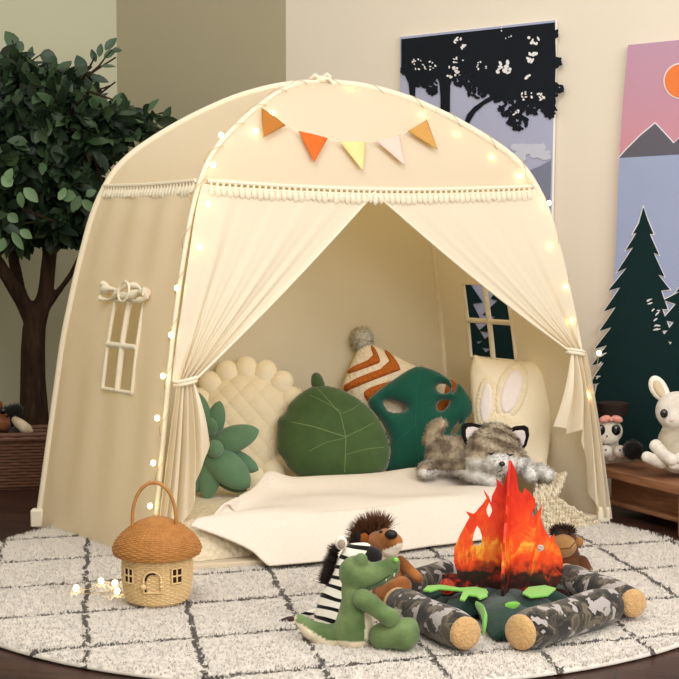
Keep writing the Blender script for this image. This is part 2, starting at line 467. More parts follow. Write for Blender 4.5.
# tassel trim
def trim(nm, sag, s0=0.02, s1=.98, n=58):
    mb = MB()
    def lp(u, dz, off):
        s = s0 + (s1 - s0) * u; return face(nm, s, TF) + fnorm(nm, .5, TF - .02) * off + Vector((0, 0, dz - sag * math.sin(PI * u)))
    mb.tube([lp(i / 50, .003, .006) for i in range(51)], .006, 7); mb.tube([lp(i / 50, -.012, .006) for i in range(51)], .0035, 6)
    for i in range(n):
        u = (i + .5) / n; j = rnd.uniform(-.004, .004)
        a = lp(u, 0, .007); q = lp(u, -.042 + j, .011); m_ = a.lerp(q, .45)
        mb.tube([a, a.lerp(q, .25), m_, a.lerp(q, .8), q + Vector((j, 0, 0))], [.0045, .004, .0085, .010, .003], 7)
        u2 = (i + 1) / n
        if i < n - 1: mb.tube([lp(u + (u2 - u) * 2 * q_ / 6, -.016 * math.sin(PI * q_ / 6) - .004, .008) for q_ in range(7)], .0022, 5)
    mb.build('tassel_trim', MT['trim'], tent)
trim('front', .016); trim('left', .004, n=30)
# curtains
FN = fnorm('front', .5, .3)
SCN, TCN = hit('front', 375, 204)
def curtain(side):
    tp = (183, 381) if side < 0 else (571, 352)
    ks, kt = hit('front', *tp); K = face('front', ks, kt) + FN * .022
    out = (lambda t: face('front', .006, t)) if side < 0 else (lambda t: face('front', .994, t))
    along = (face('front', .6, kt) - face('front', .4, kt)).normalized()
    if side < 0:
        bots = [(0, 150, 566), (.2, 158, 556), (.4, 170, 540), (.58, 180, 524), (.72, 189, 512), (.82, 194, 488), (.92, 201, 462), (1, 209, 444)]
    else:
        bots = [(0, 607, 520), (.25, 600, 517), (.42, 592, 505), (.55, 587, 474), (.64, 584, 450), (.74, 578, 432), (.86, 566, 431), (1, 552, 426)]
    bs = []
    for u, px, py in bots:
        s, t = hit('front', px, py, .05 if side < 0 else .95, .1); bs.append((u, face('front', s, t)))
    def top(u):
        s = SCN * u if side < 0 else 1 - (1 - SCN) * u
        return face('front', s, TF - .004) - Vector((0, 0, .016 * math.sin(PI * s))) + FN * .004
    def fn(u, v):
        t = top(u); q = K + along * (-side) * (u - .6) * .05
        if u < .12:                               # outer strand hugs the pole
            pq = out(TF + (kt - TF) * v) + FN * .006; t2 = t.lerp(q, v); w = 1 - u / .12
            p = t2.lerp(pq, w * min(1, 1.0))
        else: p = t.lerp(q, v)
        p = p + FN * (.030 * math.sin(PI * v) * (1 - u) * .5)
        ple = math.sin(u * 2 * PI * 6.5 + 1.2 * math.sin(u * 5)) + .5 * math.sin(u * 2 * PI * 11 + 1)
        p = p + FN * ple * ((.0008 + .012 * v ** 2.4 * (1 - .35 * v)) if side < 0 else (.0005 + .0055 * v ** 2.2)) * min(1, u * 8) + FN * (.010 if side < 0 else .006) * math.sin(u * 11 + 1) * math.sin(PI * v) * min(1, u * 5) * (1 - u)
        return p - Vector((0, 0, .012 * math.sin(PI * v) * u))
    mb = MB().grid(fn, 150, 40)
    o = mb.build('curtain', MT['curtain'], tent)
    uu = [b[0] for b in bs]
    def low(u, v):
        q = K + along * (-side) * (u - .6) * .05
        e = Vector([float(np.interp(u, uu, [b[1][i] for b in bs])) for i in range(3)])
        vv = v ** .85
        p = q.lerp(e, v) 
        p.x += (e.x - q.x) * (vv - v) * .6
        ple = math.sin(u * 2 * PI * 5.5 + .8) + .4 * math.sin(u * 2 * PI * 9 + 2)
        fall = .35 + .65 * math.sin(min(1, v * 1.6) * PI / 2)
        return p + FN * (.012 + .016 * ple * fall + .02 * u * math.sin(PI * v)) + Vector((0, 0, .006 * ple * v * v))
    mb2 = MB().grid(low, 120, 30)
    mb2.build('curtain_skirt', MT['curtain'], o)
    tie = MB()
    for dz in (-.005, .004):
        tie.tube([K + along * .030 * math.cos(w) + FN * .024 * math.sin(w) + Vector((0, 0, dz + .006 * math.cos(w) * -side)) for w in [2 * PI * i / 24 for i in range(24)]], .0055, 7, closed=True)
    tie.build('tieback', MT['trim'], o)
    # hem along the free edge
    MB().tube([fn(1, i / 30) + FN * .002 for i in range(31)], .0038, 6).build('hem', MT['trim'], o)
curtain(-1); curtain(1)
# floor sheet with front lip
ins = lambda c, k_: CT + (c - CT) * k_
fl = [Vector((-.44, 3.955, 0)), Vector((-.20, 4.03, 0)), ins(FR, .985), ins(BR, .985), ins(LB, .985), ins(FL, .985)]
MB().slab([p.xy for p in fl], RZ - .004, RZ + .012).build('floor_sheet', MT['canvas'], tent, smooth=False, bevel=.004)
# ================================================================== BED
MQ = [Vector((-.43, 3.985, 0)), Vector((.63, 4.545, 0)), Vector((.40, 5.14, 0)), Vector((-.78, 4.60, 0))]
def bed(u, v):                                   # u along the front, v to the back
    return MQ[0].lerp(MQ[1], u).lerp(MQ[3].lerp(MQ[2], u), v)
BZ = .125
k = NT('quilted_cotton'); x, y, z = k.xyz()
vo = k.n('ShaderNodeTexVoronoi'); vo.inputs['Scale'].default_value = 62; k.t.links.new(k.tc.outputs['Object'], vo.inputs['Vector'])
QM = k.bsdf(k.mix(vo.outputs['Distance'], srgb(232, 218, 192), srgb(216, 200, 170)), .95, k.bump(k.m('SUBTRACT', 1.0, vo.outputs['Distance']), .9, .008), .1, sheen=.2)
mb = MB()
def mtop(u, v):
    uu, vv = u * 2 - 1, v * 2 - 1
    e = max(0, 1 - ((abs(uu)) ** 14 + (abs(vv)) ** 10)) ** .33
    p = bed(.5 + uu * .5, .5 + vv * .5); p.z = .032 + (BZ - .032) * e + .003 * math.sin(u * 21) * math.sin(v * 13) * e
    return p
mb.grid(mtop, 60, 40)
mb.slab([bed(0, 0).xy, bed(1, 0).xy, bed(1, 1).xy, bed(0, 1).xy], .031, .0325)
o = mb.build('floor_mattress', QM); tag(o, 'thick quilted cream mattress on the floor of the tent', 'mattress')
# white blanket
k = NT('waffle_blanket'); 
mp = k.n('ShaderNodeMapping'); mp.inputs['Rotation'].default_value = (0, 0, .5); k.t.links.new(k.tc.outputs['Object'], mp.inputs['Vector'])
wv = k.n('ShaderNodeTexWave'); wv.inputs['Scale'].default_value = 48; wv.inputs['Distortion'].default_value = .6; k.t.links.new(mp.outputs[0], wv.inputs['Vector'])
WBM = k.bsdf(k.mix(k.noise(5), srgb(230, 220, 207), srgb(225, 213, 199)), .95, k.bump(k.m('ADD', wv.outputs['Fac'], k.noise(250, 2)), .35, .003), .1, sheen=.15)
def blanket(u, v):                                # u across (0 left .. 1 right), v 0 rear .. 1 hem on the rug
    uf = .13 + .80 * u
    rear = .50 + .06 * math.sin(u * 3) - .34 * max(0, .24 - u) / .24
    if v < .6:
        w = v / .6
        p = bed(uf - .10 * w ** .7 * (1 - u) ** 2 + .05 * (1 - w) * (1 - u), rear * (1 - w) + .015 * w)
        hump = .034 * math.exp(-((w - .10) / .22) ** 2) * min(1, .42 + u * 2.5) * (1 - .55 * max(0, u - .75) / .25) + .030 * math.exp(-((w - .06) / .14) ** 2 - ((u - .24) / .06) ** 2)
        p.z = BZ + .014 + hump + .004 * math.sin(u * 9 + w * 7) + .004 * math.sin(w * 11 - u * 14)
        if w < .06: p.z -= .06 * (1 - w / .06) * min(1, .3 + u)
        if w > .85: p.z -= .012 * ((w - .85) / .15) ** 2
        return p
    w = (v - .6) / .4
    p = bed(uf - .10 * (1 - u) ** 2 * (1 - min(1, w * 1.5)) ** 1.5 + .06 * (1 - u) ** 3 * w, .015)
    outw = Vector((.47, -.88, 0))
    hem = .15 + .03 * math.sin(u * 6.5) - .05 * u
    p = p + outw * (.045 * math.sin(w * PI / 2) + .03 * w + hem * .55 * w * w) + Vector((-.03 * (1 - u) * w, 0, 0))
    p.z = RZ + .012 + (BZ + .002 - RZ - .012) * (1 - w) ** 1.25 + .006 * math.sin(u * 25) * w * (1 - w) * 2
    return p
mb = MB().grid(blanket, 90, 70)
o = mb.build('blanket', WBM, solid=.008, sub=1); tag(o, 'white woven blanket spread over the mattress and hanging to the rug', 'blanket')
# knitted throw
k = NT('chunky_knit'); wv = k.n('ShaderNodeTexWave', wave_type='BANDS'); wv.inputs['Scale'].default_value = 30; wv.inputs['Distortion'].default_value = 3; wv.inputs['Detail Scale'].default_value = 6
k.t.links.new(k.tc.outputs['Object'], wv.inputs['Vector'])
KM = k.bsdf(k.mix(wv.outputs['Fac'], srgb(226, 208, 174), srgb(246, 234, 208)), .95, k.bump(wv.outputs['Fac'], .7, .008), .1, sheen=.2)
def throw(u, v):
    a = P(532, 476, 4.78).lerp(P(566, 474, 4.74), u); b = P(533, 500, 4.52).lerp(P(556, 500, 4.56), u); c = P(548, 531, 4.50).lerp(P(600, 524, 4.62), u)
    p = (a.lerp(b, v / .45) if v < .45 else b.lerp(c, (v - .45) / .55))
    n = Vector((.2, -.8, .55))
    return p + n * (.010 * math.sin(u * 22 + v * 5) + .006 * math.sin(v * 60) * math.sin(u * 40) + .014 * math.sin(v * 4))
mb = MB().grid(throw, 60, 60)
th = thing('knitted_throw', 'cream chunky knitted throw trailing off the mattress beside the curtained corner', 'throw', (P(560, 524, 4.58).x, 4.6, 0))
mb.build('knit', KM, th, solid=.012)
mb = MB()
for i in range(15):
    u = i / 14; q = throw(u, 1); e = q + Vector((rnd.uniform(-.01, .012), -.022, -.012))
    mb.tube([q, q.lerp(e, .5) + Vector((0, 0, .006)), e], [.005, .006, .004], 6)
mb.build('fringe', KM, th)

# ================================================================== CUSHIONS
def pip(poly, X, Y):
    x0, y0 = poly[:, 0], poly[:, 1]; x1, y1 = np.roll(x0, -1), np.roll(y0, -1)
    ins_ = np.zeros(X.shape, bool)
    for a, b, c, d in zip(x0, y0, x1, y1):
        cnd = ((b > Y) != (d > Y)); 
        with np.errstate(divide='ignore', invalid='ignore'): xi = (c - a) * (Y - b) / (d - b + 1e-12) + a
        ins_ ^= cnd & (X < xi)
    return ins_
def pdist(poly, X, Y):
    best = np.full(X.shape, 1e9); bx = np.zeros(X.shape); by = np.zeros(X.shape)
    for (a, b), (c, d) in zip(poly, np.roll(poly, -1, 0)):
        ex, ey = c - a, d - b; L = ex * ex + ey * ey + 1e-12
        t = np.clip(((X - a) * ex + (Y - b) * ey) / L, 0, 1); qx, qy = a + t * ex, b + t * ey
        dd = np.hypot(X - qx, Y - qy); m_ = dd < best
        best[m_] = dd[m_]; bx[m_] = qx[m_]; by[m_] = qy[m_]
    return best, bx, by
def smoothpoly(poly, it=2):
    p = [tuple(q) for q in poly]
    for _ in range(it):
        q = []
        for a, b in zip(p, p[1:] + p[:1]):
            q += [(a[0] * .75 + b[0] * .25, a[1] * .75 + b[1] * .25), (a[0] * .25 + b[0] * .75, a[1] * .25 + b[1] * .75)]
        p = q
    return p
class Pad:
    """stuffed shape: 2-D outline with holes in a tilted frame"""
    def __init__(s, cpx, Y, lean=.3, yaw=0.0):
        s.c = P(cpx[0], cpx[1], Y); s.px = cpx; s.k = Y / F
        s.ux = Vector((math.cos(yaw), math.sin(yaw), 0)); b = Vector((-math.sin(yaw), math.cos(yaw), 0))
        s.uy = (Vector((0, 0, 1)) * math.cos(lean) + b * math.sin(lean)); s.n = s.ux.cross(s.uy); s.lean = lean; s.yaw = yaw
    def l(s, q): return ((q[0] - s.px[0]) * s.k / math.cos(s.yaw), (s.px[1] - q[1]) * s.k / math.cos(s.lean))
    def w(s, x, y, z=0.0): return s.c + s.ux * x + s.uy * y + s.n * z
    def fill(s, mb, outline, holes=(), T=.04, width=.06, h=.004, back=.6, base=None, sm=2, m=0, lump=0.0):
        po = np.array([s.l(q) for q in (smoothpoly(outline, sm) if sm else outline)]); hs = [np.array([s.l(q) for q in (smoothpoly(q_, sm) if sm else q_)]) for q_ in holes]
        x0, y0 = po.min(0) - 2 * h; x1, y1 = po.max(0) + 2 * h
        xs, ys = np.arange(x0, x1, h), np.arange(y0, y1, h); X, Yg = np.meshgrid(xs, ys, indexing='ij')
        ins_ = pip(po, X, Yg); d, bx, by = pdist(po, X, Yg)
        for q in hs:
            ins_ &= ~pip(q, X, Yg); d2, cx, cy = pdist(q, X, Yg); m_ = d2 < d
            d[m_] = d2[m_]; bx[m_] = cx[m_]; by[m_] = cy[m_]
        sd = np.where(ins_, d, -d)
        near = (sd < .45 * h)
        X = np.where(near & (sd > -1.5 * h), bx, X); Yg = np.where(near & (sd > -1.5 * h), by, Yg)
        q = np.clip(np.where(near, 0, sd) / width, 0, 1)
        H = T * np.sqrt(1 - (1 - q) ** 2)
        if lump: H = H * (1 + lump * np.sin(X * 40 + 1) * np.sin(Yg * 34))
        s.H, s.xs, s.ys = H, xs, ys
        B = base(X, Yg) if base is not None else 0
        ok = sd > -1.0 * h * .999
        cell = ok[:-1, :-1] & ok[1:, :-1] & ok[:-1, 1:] & ok[1:, 1:] & ((sd[:-1, :-1] > .3 * h) | (sd[1:, :-1] > .3 * h) | (sd[:-1, 1:] > .3 * h) | (sd[1:, 1:] > .3 * h))
        ii, jj = np.nonzero(cell); nx, ny = X.shape
        ids = {}; vs = []; fs = []
        def vid(i, j, side):
            if near[i, j]: side = 0
            kk = (i, j, side)
            if kk not in ids:
                z = (H[i, j] if side >= 0 else -H[i, j] * back) + (B[i, j] if base is not None else 0)
                ids[kk] = len(vs); vs.append(s.w(X[i, j], Yg[i, j], z))
            return ids[kk]
        for i, j in zip(ii.tolist(), jj.tolist()):
            fs.append(tuple(vid(a, b, 1) for a, b in ((i, j), (i + 1, j), (i + 1, j + 1), (i, j + 1))))
            fs.append(tuple(vid(a, b, -1) for a, b in ((i, j), (i, j + 1), (i + 1, j + 1), (i + 1, j))))
        mb.add(vs, fs, m); return mb
    def height(s, X, Y):
        X = np.asarray(X); Y = np.asarray(Y); H, xs, ys = s.H0, s.xs0, s.ys0; h = xs[1] - xs[0]
        fx = np.clip((X - xs[0]) / h, 0, len(xs) - 1.001); fy = np.clip((Y - ys[0]) / h, 0, len(ys) - 1.001)
        i, j = fx.astype(int), fy.astype(int); a, b = fx - i, fy - j
        return H[i, j] * (1 - a) * (1 - b) + H[i + 1, j] * a * (1 - b) + H[i, j + 1] * (1 - a) * b + H[i + 1, j + 1] * a * b
    def keep(s): s.H0, s.xs0, s.ys0 = s.H, s.xs, s.ys
    def line(s, mb, pts, r, lift=0.0):
        L = [s.l(q) for q in pts]; out = []
        for a, b in zip(L, L[1:]):
            for i in range(8): out.append((a[0] + (b[0] - a[0]) * i / 8, a[1] + (b[1] - a[1]) * i / 8))
        out.append(L[-1])
        return mb.tube([s.w(x, y, float(s.height(x, y)) + lift) for x, y in out], r, 6)
def zz(ox, oy, sc, pts): return [(ox + a / sc, oy + b / sc) for a, b in pts]
def ellp(cx, cy, rx, ry, rot=0, n=20):
    return [(cx + rx * math.cos(t) * math.cos(rot) - ry * math.sin(t) * math.sin(rot), cy + rx * math.cos(t) * math.sin(rot) + ry * math.sin(t) * math.cos(rot)) for t in [2 * PI * i / n for i in range(n)]]
GREEN = fabric('moss_velvet', srgb(72, 96, 50), srgb(48, 70, 38), 22, 200, .25, .85, sheen=.35, lowb=1.2, lows=28, bdist=.006)
EMER = fabric('emerald_velvet', srgb(8, 84, 66), srgb(4, 66, 54), 14, 200, .2, .75, sheen=.4, lowb=1.0, lows=14, bdist=.006)
SUCC = fabric('sage_velvet', srgb(104, 138, 106), srgb(78, 112, 84), 16, 220, .2, .85, sheen=.4, lowb=.8, lows=18)
# round scalloped cushion
k = NT('quilted_cream'); 
mp = k.n('ShaderNodeMapping'); mp.inputs['Rotation'].default_value = (0, .75, 0); k.t.links.new(k.tc.outputs['Object'], mp.inputs['Vector'])
q1 = k.n('ShaderNodeTexWave', wave_profile='SIN'); q1.inputs['Scale'].default_value = 7; k.t.links.new(mp.outputs[0], q1.inputs['Vector'])
q2 = k.n('ShaderNodeTexWave', bands_direction='Z'); q2.inputs['Scale'].default_value = 7; k.t.links.new(mp.outputs[0], q2.inputs['Vector'])
hq = k.m('ADD', k.m('POWER', q1.outputs['Fac'], .35), k.m('POWER', q2.outputs['Fac'], .35))
CQ = k.bsdf(k.mix(k.noise(30), srgb(240, 228, 200), srgb(232, 217, 186)), .95, k.bump(k.m('ADD', hq, k.m('MULTIPLY', k.noise(200), .5)), .55, .006), .1, sheen=.3)
pd = Pad((246, 424), 4.80, .32)
t = thing('scalloped_cushion', 'round cream quilted cushion with a scalloped puffy border behind the succulent', 'cushion', (pd.c.x, 4.80, BZ))
mb = MB(); pd.fill(mb, ellp(246, 424, 50, 52), T=.055, width=.13, h=.005); pd.keep(); mb.build('cushion_pad', CQ, t)
mb = MB()
for i in range(17):
    w = 2 * PI * i / 17 + .1; x, y = pd.l((246 + 52 * math.cos(w), 424 - 53 * math.sin(w)))
    R = Matrix((pd.ux, pd.uy, pd.n)).transposed()
    mb.ell(pd.w(x, y, .004), (.046, .040, .034), R @ Matrix.Rotation(w, 3, 'Z'), 14, 10)
mb.build('scalloped_border', fabric('puffy_cream', srgb(242, 230, 204), srgb(236, 222, 192), 30, 160, .35, .95, sheen=.3), t)
# lily-leaf cushion
pd = Pad((333, 424), 4.72, .30)
out = zz(180, 320, 3.086, [(446, 203), (500, 216), (560, 248), (612, 297), (645, 360), (652, 415), (634, 466), (570, 486), (490, 496), (430, 492), (380, 486), (338, 458), (318, 424), (300, 405), (297, 372), (300, 335), (300, 305), (325, 288), (332, 264), (360, 236), (395, 212), (420, 204)])
t = thing('leaf_cushion', 'round moss green velvet leaf cushion with pale stitched veins and a stem', 'cushion', (pd.c.x, 4.72, BZ))
mb = MB(); pd.fill(mb, out, T=.055, width=.12, h=.0045, sm=1); pd.keep(); mb.build('leaf_pad', GREEN, t)
mb = MB(); pd.fill(mb, zz(180, 320, 3.086, [(404, 212), (402, 178), (412, 164), (430, 166), (442, 184), (450, 212), (430, 222)]), T=.022, width=.02, h=.003); mb.build('stem', GREEN, t)
mb = MB()
zl = lambda p_: zz(180, 320, 3.086, p_)
for ln_, r in (([(420, 215), (462, 262), (495, 300), (512, 370), (508, 470)], .0018), ([(345, 322), (420, 340), (510, 368)], .0022), ([(400, 240), (450, 265), (497, 292)], .0014), ([(512, 368), (560, 345), (600, 322)], .0014), ([(495, 300), (530, 285), (560, 262)], .0012), ([(400, 410), (450, 385), (510, 372)], .0012), ([(512, 420), (570, 405), (630, 395)], .0012)):
    pd.line(mb, zl(ln_), r * .75)
mb.build('vein', plain('pale_vein', srgb(112, 130, 84), .8), t, label='thin pale green stitched veins')
# chevron tufted pillow
pd = Pad((378, 392), 5.02, .30)
zc = lambda p_: zz(320, 310, 3.772, p_)
out = zc([(150, 128), (182, 122), (240, 150), (370, 215), (520, 290), (545, 330), (470, 470), (380, 600), (330, 640), (250, 520), (160, 390), (84, 300), (84, 282), (108, 225)])
t = thing('tufted_pillow', 'cream tufted pillow with rust orange chevrons and a corner pompom', 'pillow', (pd.c.x, 5.02, BZ))
TC = fabric('tufted_cream', srgb(240, 228, 204), srgb(228, 212, 182), 60, 90, .8, .95, bdist=.01); TO = fabric('tufted_rust', srgb(196, 112, 46), srgb(166, 84, 30), 60, 110, .8, .95, bdist=.01)
mb = MB(); pd.fill(mb, out, T=.055, width=.10, h=.005, sm=1); pd.keep(); mb.build('pillow_pad', TC, t)
for poly in ([(188, 143), (203, 143), (230, 205), (216, 219), (110, 250), (100, 238), (108, 226), (204, 195)], [(236, 152), (262, 160), (308, 235), (290, 245), (102, 314), (86, 306), (92, 283), (270, 222)], [(160, 326), (175, 308), (250, 284), (330, 265), (300, 310), (200, 350), (180, 358)], [(480, 262), (512, 268), (545, 320), (515, 400), (440, 420), (300, 470), (285, 450), (460, 350)]):
    mb = MB(); pd.fill(mb, zc(poly), T=.010, width=.008, h=.0035, sm=1, base=lambda a, b: pd.height(a, b), back=0.2); mb.build('chevron_stripe', TO, t, label='raised rust orange tufted chevron')
mb = MB(); c = pd.w(*pd.l(zc([(158, 118)])[0]), .01); mb.ell(c, (.030, .026, .036))
blob('pompom', mb, MT['vc_fur'], t, .004, 2, lambda w: srgb(250, 238, 212)[:3], dict(n=2000, length=.017, width=.0045, jit=.4))
# monstera cushion
pd = Pad((400, 425), 4.88, .32)
out = zc([(375, 213), (330, 232), (285, 262), (240, 290), (196, 326), (178, 345), (188, 378), (215, 400), (245, 440), (262, 480), (262, 520), (252, 570), (238, 607), (330, 604), (430, 590), (520, 575), (560, 500), (560, 440), (548, 420), (575, 395), (578, 355), (555, 308), (524, 273), (512, 310), (500, 318), (505, 285), (490, 262), (440, 232)])
ho = [[(238, 342), (285, 342), (320, 360), (330, 376), (310, 389), (265, 388), (245, 370)], zc([]) or [(440, 295), (455, 281), (480, 283), (494, 300), (487, 316), (462, 318), (445, 309)], [(445, 352), (470, 341), (494, 342), (482, 368), (458, 386), (442, 376)], [(492, 462), (530, 420), (534, 428), (512, 468)]]
t = thing('monstera_cushion', 'emerald green velvet monstera leaf cushion with cut-out holes', 'cushion', (pd.c.x, 4.88, BZ))
mb = MB(); pd.fill(mb, out, [zc(q) for q in ho], T=.034, width=.045, h=.0038, sm=1); pd.keep(); mb.build('leaf_pad', EMER, t)
mb = MB()
for ln_ in ([(385, 215), (365, 320), (358, 440), (370, 585)], [(360, 440), (300, 490), (265, 520)], [(362, 370), (420, 350), (440, 340)], [(360, 470), (420, 510), (500, 540)], [(362, 380), (330, 395), (250, 420)]): pd.line(mb, zc(ln_), .0014)
mb.build('vein', plain('emerald_seam', srgb(20, 96, 76), .8), t)
# bunny appliqué pillow
pd = Pad((515, 418), 4.86, .22, -.10)
zb = lambda p_: zz(420, 350, 4.85, p_)
out = zb([(258, 26), (258, 26), (330, 44), (430, 54), (540, 58), (682, 44), (682, 44), (668, 130), (654, 250), (634, 400), (616, 540), (606, 588), (500, 594), (400, 600), (270, 596), (268, 480), (262, 360), (246, 200), (240, 100)])
LIN = fabric('linen', srgb(238, 226, 202), srgb(230, 217, 190), 8, 380, .3, .95, lowb=.8, lows=10)
t = thing('bunny_pillow', 'square cream linen pillow with fluffy rabbit ears on it beside the tent window', 'pillow', (pd.c.x, 4.86, BZ))
mb = MB(); pd.fill(mb, out, T=.042, width=.10, h=.005, sm=1); pd.keep(); mb.build('pillow_pad', LIN, t)
FZ = fabric('fluffy_cream', srgb(240, 228, 202), srgb(226, 210, 178), 40, 120, .7, .95, bdist=.008); IN = fabric('ear_lilac', srgb(238, 228, 226), srgb(230, 218, 216), 30, 200, .4, .95)
hb = lambda a, b: pd.height(a, b)
for cx, cy, rx, ry, rot in ((320, 262, 38, 108, .08), (442, 205, 56, 122, .28)):
    mb = MB(); pd.fill(mb, zb(ellp(cx, cy, rx * 1.35, ry * 1.18, rot)), T=.006, width=.01, h=.004, base=hb, back=.1, sm=0); e = mb.build('rabbit_ear', FZ, t)
    mb = MB(); pd.fill(mb, zb(ellp(cx, cy + 4, rx * .86, ry * .93, rot)), T=.010, width=.01, h=.004, base=hb, back=.1, sm=0); mb.build('inner_ear', IN, e, label='pale lilac inner ear')
mb = MB(); pd.fill(mb, zb(ellp(400, 440, 115, 130)), T=.008, width=.012, h=.0045, base=hb, back=.1, sm=0); mb.build('rabbit_head', FZ, t)
# succulent
t = thing('succulent_cushion', 'sage green plush succulent with pointed padded leaves beside the tied curtain', 'cushion', (P(210, 460, 4.55).x, 4.55, BZ))
zs = lambda a: (150 + a[0] / 4.523, 360 + a[1] / 4.523)
for i, (ba, ti, w, dy) in enumerate([((272, 335), (272, 262), 32, -.075), ((250, 300), (200, 140), 40, -.01), ((280, 345), (316, 186), 40, .0), ((282, 390), (492, 318), 56, -.05), ((320, 420), (490, 498), 42, -.02), ((275, 425), (450, 575), 66, -.085), ((300, 520), (438, 590), 36, -.03), ((285, 440), (255, 634), 46, -.07), ((262, 470), (190, 600), 44, -.05), ((250, 400), (130, 330), 50, -.03), ((240, 430), (120, 480), 52, -.05), ((250, 350), (165, 240), 44, -.02)]):
    Y = 4.56; a = P(*zs(ba), Y + dy * .55 - .01); b = P(*zs(ti), Y + dy - .015); w = 1.15 * w / 4.523 * Y / F
    ax = b - a; L = ax.length; zax = ax.normalized(); xax = zax.cross(Vector((0, -1, .25)).normalized()).normalized(); yax = zax.cross(xax)
    R = Matrix((xax, yax, zax)).transposed()
    prof = [(w * max(0.02, (math.sin(PI * min(1, .14 + .86 * q) ** 1.1) ** .55) * (1 - .06 * q)), L * (q * 1.06 - .05)) for q in [j / 14 for j in range(15)]]
    mb = MB().lathe(prof, (0, 0, 0), 20)
    mb.v = [tuple(a + R @ Vector((x, y * (.60 if abs(x) > 0 else .6), z))) for x, y, z in mb.v]
    mb.build('leaf', SUCC, t, sub=1)
MB().ell(P(*zs((294, 402)), 4.47), (.026, .024, .027)).build('center_bud', SUCC, t)
# ================================================================== PLUSH ANIMALS
def chain(mb, pts, n=14):
    """tapered capsule run: pts = [(Vector, r)...] as overlapping balls and cones"""
    for (a, ra), (b, rb) in zip(pts, pts[1:]):
        L = max(2, int((b - a).length / (min(ra, rb) * .35)))
        for i in range(L + 1):
            q = i / L; mb.ell(a.lerp(b, q), ra + (rb - ra) * q, None, n, 9)
    return mb
c3 = lambda r, g, b: srgb(r, g, b)[:3]
def nz3(p, s):
    return math.sin(p[0] * s + 3 * math.sin(p[2] * s * .7)) * math.sin(p[2] * s * 1.1 + 2 * math.sin(p[1] * s * .8)) 
def lerp3(a, b, t): return tuple(x + (y - x) * min(max(t, 0), 1) for x, y in zip(a, b))
# ---- husky
Y = 4.62
def H(px, py, dy=0): return P(px, py, Y + dy)
t = thing('plush_husky', 'grey and white plush husky puppy asleep on the white blanket', 'plush toy', (H(480, 470).x, Y, BZ + .01))
mb = MB()
chain(mb, [(H(446, 456, .06), .062), (H(470, 456, .04), .058), (H(485, 452, .02), .055)])
chain(mb, [(H(440, 452, .06), .026), (H(432, 440, .07), .026), (H(434, 430, .07), .024), (H(441, 424, .06), .018)])
chain(mb, [(H(462, 466, -.02), .030), (H(478, 474, -.05), .028), (H(492, 479, -.07), .026)])
chain(mb, [(H(524, 466, .0), .026), (H(530, 474, -.04), .024)])
chain(mb, [(H(430, 470, .02), .028), (H(424, 471, -.02), .022)])
chain(mb, [(H(540, 472, .04), .024), (H(548, 475, .01), .020)])
mb.ell(H(493, 447, -.03), (.084, .070, .072), None, 24, 16); mb.ell(H(500, 462, -.075), (.056, .050, .036), None, 18, 12)
mb.ell(H(500, 463, -.105), (.030, .030, .020), None, 14, 10); mb.ell(H(478, 458, -.05), (.045, .045, .036)); mb.ell(H(516, 460, -.05), (.034, .045, .036))
def huskycol(w):
    px, py = proj(w); a = c3(206, 190, 164); bk = c3(136, 118, 98); wh = c3(252, 248, 242)
    c = lerp3(a, bk, .5 + .9 * nz3(w, 62))
    f = (py - 452 - .05 * (px - 498) ** 2 * (.4 if px < 498 else .6) * .3) / 4.0
    f2 = 1 - (((px - 500) / 20.0) ** 2 + ((py - 466) / 12.5) ** 2)
    if w[1] < Y + .03 and px > 466: c = lerp3(c, wh, max(f2 * 3 + .5, (py - 456) / 6))
    if py > 470 or (px > 518 and py > 458): c = lerp3(c, wh, .85)
    if px < 446 and py < 440: c = lerp3(c, c3(206, 186, 156), .6)
    return c
blob('body', mb, MT['vc_fur'], t, .006, 4, huskycol, dict(n=13000, length=.011, width=.0036, jit=.3, comb=(-.3, -.1, -.25)))
for sx, cx, cy, tx, ty in ((-1, 474, 434, 463, 424), (1, 517, 438, 526, 428)):
    a, b = H(cx, cy, -.03), H(tx, ty, -.045)
    up = (b - a).normalized(); side = up.cross(Vector((0, -1, 0))).normalized(); n = side.cross(up)
    if n.y > 0: n = -n
    def ear(sc, off): return [a + side * q[0] * sc + up * q[1] + n * (off - .018 * (1 - abs(q[0]) / .036) * 0) for q in ((-.038, -.03), (-.036, .0), (-.022, .030), (0, .052), (.022, .030), (.036, .0), (.038, -.03))]
    def earmesh(sc, off, th):
        m2 = MB(); o1, o2 = [], []
        for q in ((-.038, -.03), (-.040, .004), (-.030, .028), (-.010, .050), (.004, .052), (.022, .034), (.036, .004), (.038, -.03)):
            o1.append(a + side * q[0] * sc + up * (q[1] * (sc if q[1] > 0 else 1)) + n * (off + th)); o2.append(a + side * q[0] * sc + up * (q[1] * (sc if q[1] > 0 else 1)) + n * off)
        k_ = len(o1); m2.add(o1 + o2, [tuple(range(k_)), tuple(range(2 * k_ - 1, k_ - 1, -1))] + [(i, k_ + i, k_ + (i + 1) % k_, (i + 1) % k_) for i in range(k_)]); return m2
    e = earmesh(1.0, 0, .012).build('ear', plain('ear_black', srgb(28, 24, 24), .9, .1), t, bevel=.004)
    earmesh(.72, .012, .004).build('inner_ear', fabric('ear_white', srgb(240, 232, 228), srgb(228, 216, 212), 40, 200, .5), e, label='white inner ear')
MB().ell(H(502, 464, -.140), (.0095, .008, .0085)).build('nose', MT['gloss_black'], t)
for x, y, r in ((491, 453.5, .1), (510, 454.5, -.15)):
    MB().tube([H(x - 3.5, y - .8, -.114), H(x, y + .8, -.118), H(x + 3.5, y - .6 - r * 4, -.114)], [.0014, .0034, .0014], 6).build('closed_eye', MT['black'], t)
